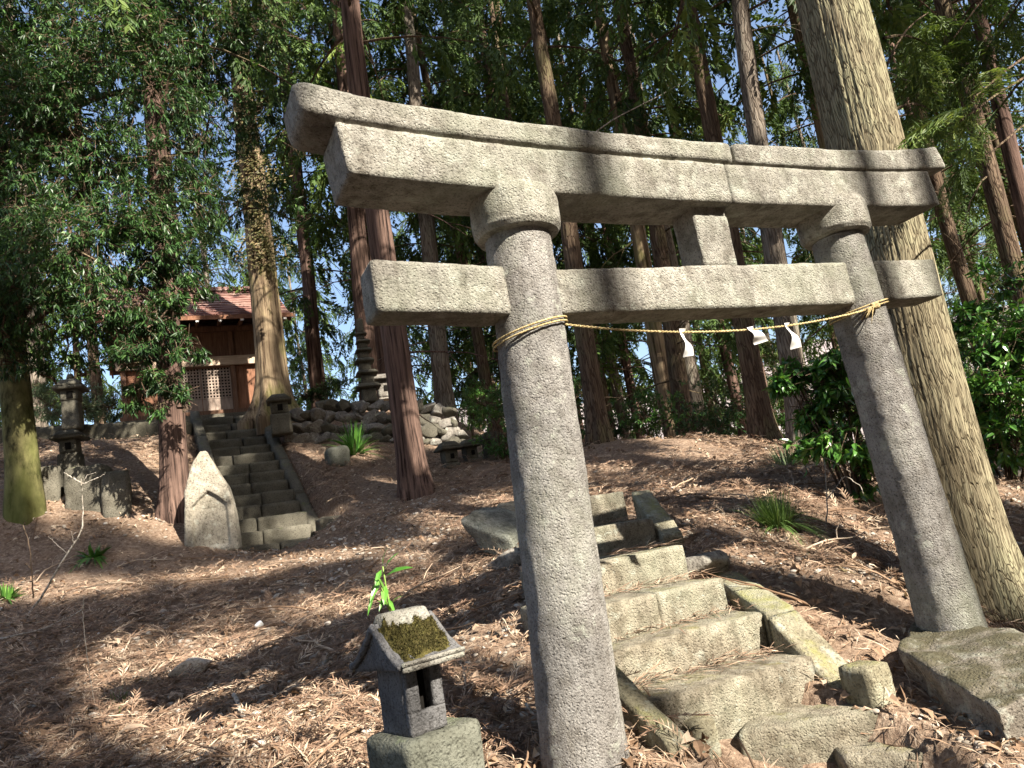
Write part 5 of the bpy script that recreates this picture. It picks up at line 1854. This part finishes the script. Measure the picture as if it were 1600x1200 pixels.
def ground_n(X, Y, h=.05):
    z = ground(X, Y); zx = ground(X + h, Y); zy = ground(X, Y + h)
    return np.stack([X, Y, z], 1), norm(np.stack([-(zx - z) / h, -(zy - z) / h, np.ones_like(z)], 1))


def off_steps(X, Y):
    lim = _corr(X, Y)
    return lim > 50 if False else np.ones(len(X), bool)


def near_path(X, Y):
    P = [p - AX * w / 2 for p, w in zip(NEAR, NW)]
    P = [P[0] - AN * .6] + P
    d = np.full(len(X), 9.0)
    for a, b in zip(P[:-1], P[1:]):
        v = (b - a)[:2]; t = np.clip(((X - a[0]) * v[0] + (Y - a[1]) * v[1]) / (v @ v), 0, 1)
        d = np.minimum(d, np.hypot(X - a[0] - t * v[0], Y - a[1] - t * v[1]))
    return d


def dead_template(seed):
    g = np.random.default_rng(seed)
    P, D, L, W, T = [], [], [], [], []
    n = 8
    bend = g.normal(0, .35)
    for k in range(n):
        t = k / n
        b = np.array([t, bend * t * t, .10 * math.sin(t * 3)])
        for sd in (-1, 1):
            d = norm(np.array([1, sd * g.uniform(.35, .9) + bend * t, g.uniform(-.1, .35)]))
            P.append(b); D.append(d); L.append((.42 - .2 * t) * g.uniform(.6, 1.2)); W.append(.030); T.append(g.uniform(.15, .85))
    pts = np.array([[t, bend * t * t, .10 * math.sin(t * 3)] for t in np.linspace(0, 1, 4)])
    for a, b in zip(pts[:-1], pts[1:]):
        P.append(a); D.append(b - a); L.append(np.linalg.norm(b - a) * 1.2); W.append(.035); T.append(.3)
    P, D = np.array(P), np.array(D)
    V, Q = leaf_quads(P, D, g.normal(0, .5, P.shape) + [0, 0, 1], np.array(L), np.array(W), .06)
    return V, Q, np.array(T)


DT = [dead_template(k) for k in range(5)]


def scatter(tpls, X, Y, size, lift, tilt, tone, seed):
    g = np.random.default_rng(seed)
    B, N = ground_n(X, Y)
    n = len(X)
    az = g.uniform(0, 2 * np.pi, n)
    D = np.stack([np.cos(az), np.sin(az), np.zeros(n)], 1)
    D = D - N * (D * N).sum(1, keepdims=True) + N * g.normal(0, tilt, n)[:, None]
    Rm = frames(D, N + g.normal(0, tilt, (n, 3))) * size[:, None, None]
    B = B + N * (lift * g.random(n))[:, None]
    w = g.integers(0, len(tpls), n)
    Vs, Qs, Ts, off = [], [], [], 0
    for k, (tv, tq, tt) in enumerate(tpls):
        m = w == k
        if not m.any(): continue
        V, Q = inst(tv, tq, Rm[m], B[m])
        Vs.append(V); Qs.append(Q + off); off += len(V)
        Ts.append((tt[None] * .6 + tone[m][:, None]).clip(0, 1).ravel())
    return np.concatenate(Vs), np.concatenate(Qs), np.concatenate(Ts)


X, Y = ground_pts(27000, 2.0, 13.5, 1.15)
cl = fbm(np.stack([X * .55, Y * .55, 0 * X], 1), 17, 3)
k = (cl + rl.normal(0, .07, len(X)) > .47) & (near_path(X, Y) > .40)
X, Y = X[k], Y[k]
V, Q, T = scatter(DT, X, Y, rl.uniform(.10, .26, len(X)), .05, .16, rl.normal(.25, .18, len(X)), 1)
o = link('cedar_litter', np_mesh('cedar_litter', V, Q, False, T), None, [MT['deadspray']])
tag(o, 'reddish brown fallen cedar sprays strewn over the slope', 'litter', kind='stuff')

LT = []
for s_ in range(3):
    g = np.random.default_rng(s_)
    V, Q = leaf_two(np.zeros((1, 3)), np.array([[1., 0, 0]]), np.array([[0, 0, 1.]]), 1.0, .36 + .1 * s_, .10 + .08 * s_)
    LT.append((V, Q, np.full(6, .45)))
X, Y = ground_pts(13000, 2.0, 14, 1.1)
k = (near_path(X, Y) > .42)
X, Y = X[k], Y[k]
V, Q, T = scatter(LT, X, Y, rl.uniform(.035, .085, len(X)), .03, .3, rl.normal(.25, .25, len(X)), 2)
o = link('leaf_litter', np_mesh('leaf_litter', V, Q, False, T), None, [MT['deadleaf']])
tag(o, 'small dry curled leaves scattered over the forest floor', 'leaves', kind='stuff')

PT = []
for s_ in range(5):
    bm = bmesh.new(); bmesh.ops.create_icosphere(bm, subdivisions=2, radius=1)
    V = np.array([v.co[:] for v in bm.verts]); Q = np.array([[q.index for q in f.verts] for f in bm.faces]); bm.free()
    V = V * (1 + .55 * (fbm(V * 1.2 + s_ * 5, s_, 2) - .5))[:, None] * np.array([1.2, .9, .6])
    Q = np.concatenate([Q, Q[:, 2:]], 1)
    PT.append((V, Q, np.full(len(Q), .4)))
X, Y = ground_pts(15000, 2.0, 10.5, 1.15)
cl = fbm(np.stack([X * .7, Y * .7, 0 * X], 1), 27, 3)
k = (cl + rl.normal(0, .06, len(X)) < .53) & (near_path(X, Y) > .45)
X, Y = X[k], Y[k]
V, Q, T = scatter(PT, X, Y, np.minimum(.030, .005 + rl.exponential(.0070, len(X))), .008, .2, rl.normal(.32, .25, len(X)), 3)
o = link('pebbles', np_mesh('pebbles', V, Q, True, T), None, [MT['pebble']])
tag(o, 'grey and buff pebbles mixed into the forest floor', 'gravel', kind='stuff')

# fine needles and twig bits
n = 26000
X, Y = ground_pts(n, 2.0, 8.5, 1.2)
k = near_path(X, Y) > .40; X, Y = X[k], Y[k]
NT = []
for s_ in range(3):
    V, Q = leaf_quads(np.zeros((1, 3)), np.array([[1., .1 * s_, .05]]), np.array([[0, 0, 1.]]), 1.0, .055, .08)
    NT.append((V, Q, np.full(1, .5)))
V, Q, T = scatter(NT, X, Y, rl.uniform(.03, .13, len(X)), .03, .22, rl.normal(.3, .25, len(X)), 4)
o = link('needle_litter', np_mesh('needle_litter', V, Q, False, T), None, [MT['deadleaf']])
tag(o, 'fine dry needles and twig bits over the nearer slope', 'litter', kind='stuff')

# loose twigs
TW = []
for s_ in range(4):
    g = np.random.default_rng(60 + s_)
    pts = np.array([[t, .10 * math.sin(t * 3 + s_) + g.normal(0, .012), .04 * math.sin(t * 5)] for t in np.linspace(0, 1, 7)])
    V, Q = tube(pts, np.linspace(.014, .006, 7), 5, False)
    V2_, Q2_ = tube(np.array([pts[3], pts[3] + [.15, .12, .03], pts[3] + [.28, .16, .06]]), [.008, .006, .004], 4, False)
    Q = np.concatenate([Q, Q2_ + len(V)]); V = np.concatenate([V, V2_])
    TW.append((V, Q, np.full(len(Q), .4)))
X, Y = ground_pts(420, 2.2, 10, 1.1)
k = near_path(X, Y) > .55; X, Y = X[k], Y[k]
V, Q, T = scatter(TW, X, Y, rl.uniform(.18, .7, len(X)), .03, .06, rl.normal(.3, .25, len(X)), 8)
o = link('twig_litter', np_mesh('twig_litter', V, Q, True, T), None, [MT['deadleaf']])
tag(o, 'thin broken twigs lying about on the slope', 'twigs', kind='stuff')

# drifts of needles lying on the treads
acc = Acc()
Vs, Qs, Ts, off = [], [], [], 0
for k, (p, w) in enumerate(zip(NEAR, NW)):
    m = 240 if k < 4 else 90
    u = rl.random(m) * w; v = .10 + np.abs(rl.normal(.26, .10, m)).clip(.02, .34)
    v = .34 - np.abs(rl.normal(0, .10, m)).clip(0, .26)
    P = p - AX * u[:, None] + AN * v[:, None] + UPV * (.006 + .02 * rl.random(m))[:, None]
    az = rl.normal(YAW, .8, m)
    D = np.stack([np.cos(az), np.sin(az), rl.normal(0, .15, m)], 1)
    V, Q = leaf_quads(P, D, np.tile([0, 0, 1.], (m, 1)) + rl.normal(0, .3, (m, 3)), rl.uniform(.05, .17, m), .006, .05)
    Vs.append(V); Qs.append(Q + off); off += len(V); Ts.append(rl.beta(2, 2, m))
o = link('tread_litter', np_mesh('tread_litter', np.concatenate(Vs), np.concatenate(Qs), False, np.concatenate(Ts)), None, [MT['deadspray']])
tag(o, 'orange brown needle drifts lying on the stone treads', 'litter', kind='stuff')

# a few big dry leaves and the white paper scrap
for k, (px, py, Y, L, W, t, lb) in enumerate(((182, 1162, 4.3, .17, .055, .75, 'long pale brown dry leaf at bottom left'), (115, 1162, 4.35, .10, .05, .45, 'small brown dry leaf left of the long pale one'),
                                           (65, 1142, 4.45, .12, .06, .25, 'olive brown dry leaf near the bottom left corner'), (232, 1050, 5.2, .15, .05, .9, 'pale dry leaf left of the round white boulder'),
                                           (495, 1150, 3.95, .10, .05, .6, 'upright tan dry leaf left of the shrine pedestal'))):
    q = on_ground(px, py, Y)
    V, Q = leaf_two(np.zeros((1, 3)), np.array([[1, .25, .12]]), np.array([[0, -.3, 1.]]), L, W, .12)
    o = link('dry_leaf', np_mesh('dry_leaf', V, Q, True, np.full(6, t)), None, [MT['deadleaf']])
    o.location = q + UPV * .05; o.rotation_euler = (0, 0, k * .8)
    tag(o, lb, 'dry leaf')
V, Q = rock_V(.035, 990, (1.0, .8, .9))
o = link('paper_scrap', np_mesh('paper_scrap', V, Q, True), None, [MT['paper']])
o.location = on_ground(405, 988, 6.0) + UPV * .02
tag(o, 'small white paper scrap in the middle of the left slope', 'pebble')


# ------------------------------------------------------------------ unseen cedars placed behind the viewer and thinned for dappled shade
sh = np.random.default_rng(99)
SHADE = [(18.4, -11.0), (10.8, -1.2), (5.0, -4.6), (14.8, -11.2), (13.2, -4.0), (6.8, -8.6), (11.4, -9.9), (2.4, -6.4), (15.4, -8.2), (14.8, .6), (8.6, -12.4), (17.5, -3.5), (4.0, -11.0), (13.0, -13.5), (18.5, 4.5), (11.5, 3.2), (20, 1), (-1.5, -4.5), (1.5, -5.2), (7.5, -6.6), (10.5, -13.0), (15.5, -12.0), (19.0, -9.0), (12.0, -1.9), (16.5, -5.0), (9.2, -8.2), (15.5, -9.0), (17.0, -6.5), (12.0, -12.5), (8.4, -7.2)]
CT = []
for k in range(3):
    me, ax = trunk_mesh('trunk', (0, 0, 0), (sh.normal(0, .02), 0, 1), 27, sh.uniform(.16, .21), 90 + k, .3, 14, .8, .05, 0, 14, sh)
    me.materials.append(MT['bark_brown'])
    CT.append(me)
for k, (x, y) in enumerate(SHADE):
    b = np.array([x, y, gz(x, y)])
    e = empty('cedar_tree', b, 'unseen cedar behind the viewer, placed and thinned to shade the slope', 'tree', 0, 'unseen shade cedars behind the viewer')
    link('trunk', CT[k % 3], e)
    F, wood = cedar_foliage(sh, 4.5, 27, 3.3, 105, 13, 1.05, 1.6)
    Bw = [q + b for q in F.B]
    F.B = [q for q in F.B]
    keep = lambda C, S, b=b: ~near_lit(C + b, S) & ~(((C + b)[:, 1] > -1.0) & ((C + b)[:, 0] < 5.5))
    link('crown', F.mesh('crown', SPR, sh, keep, None), e, [MT['cedar']])
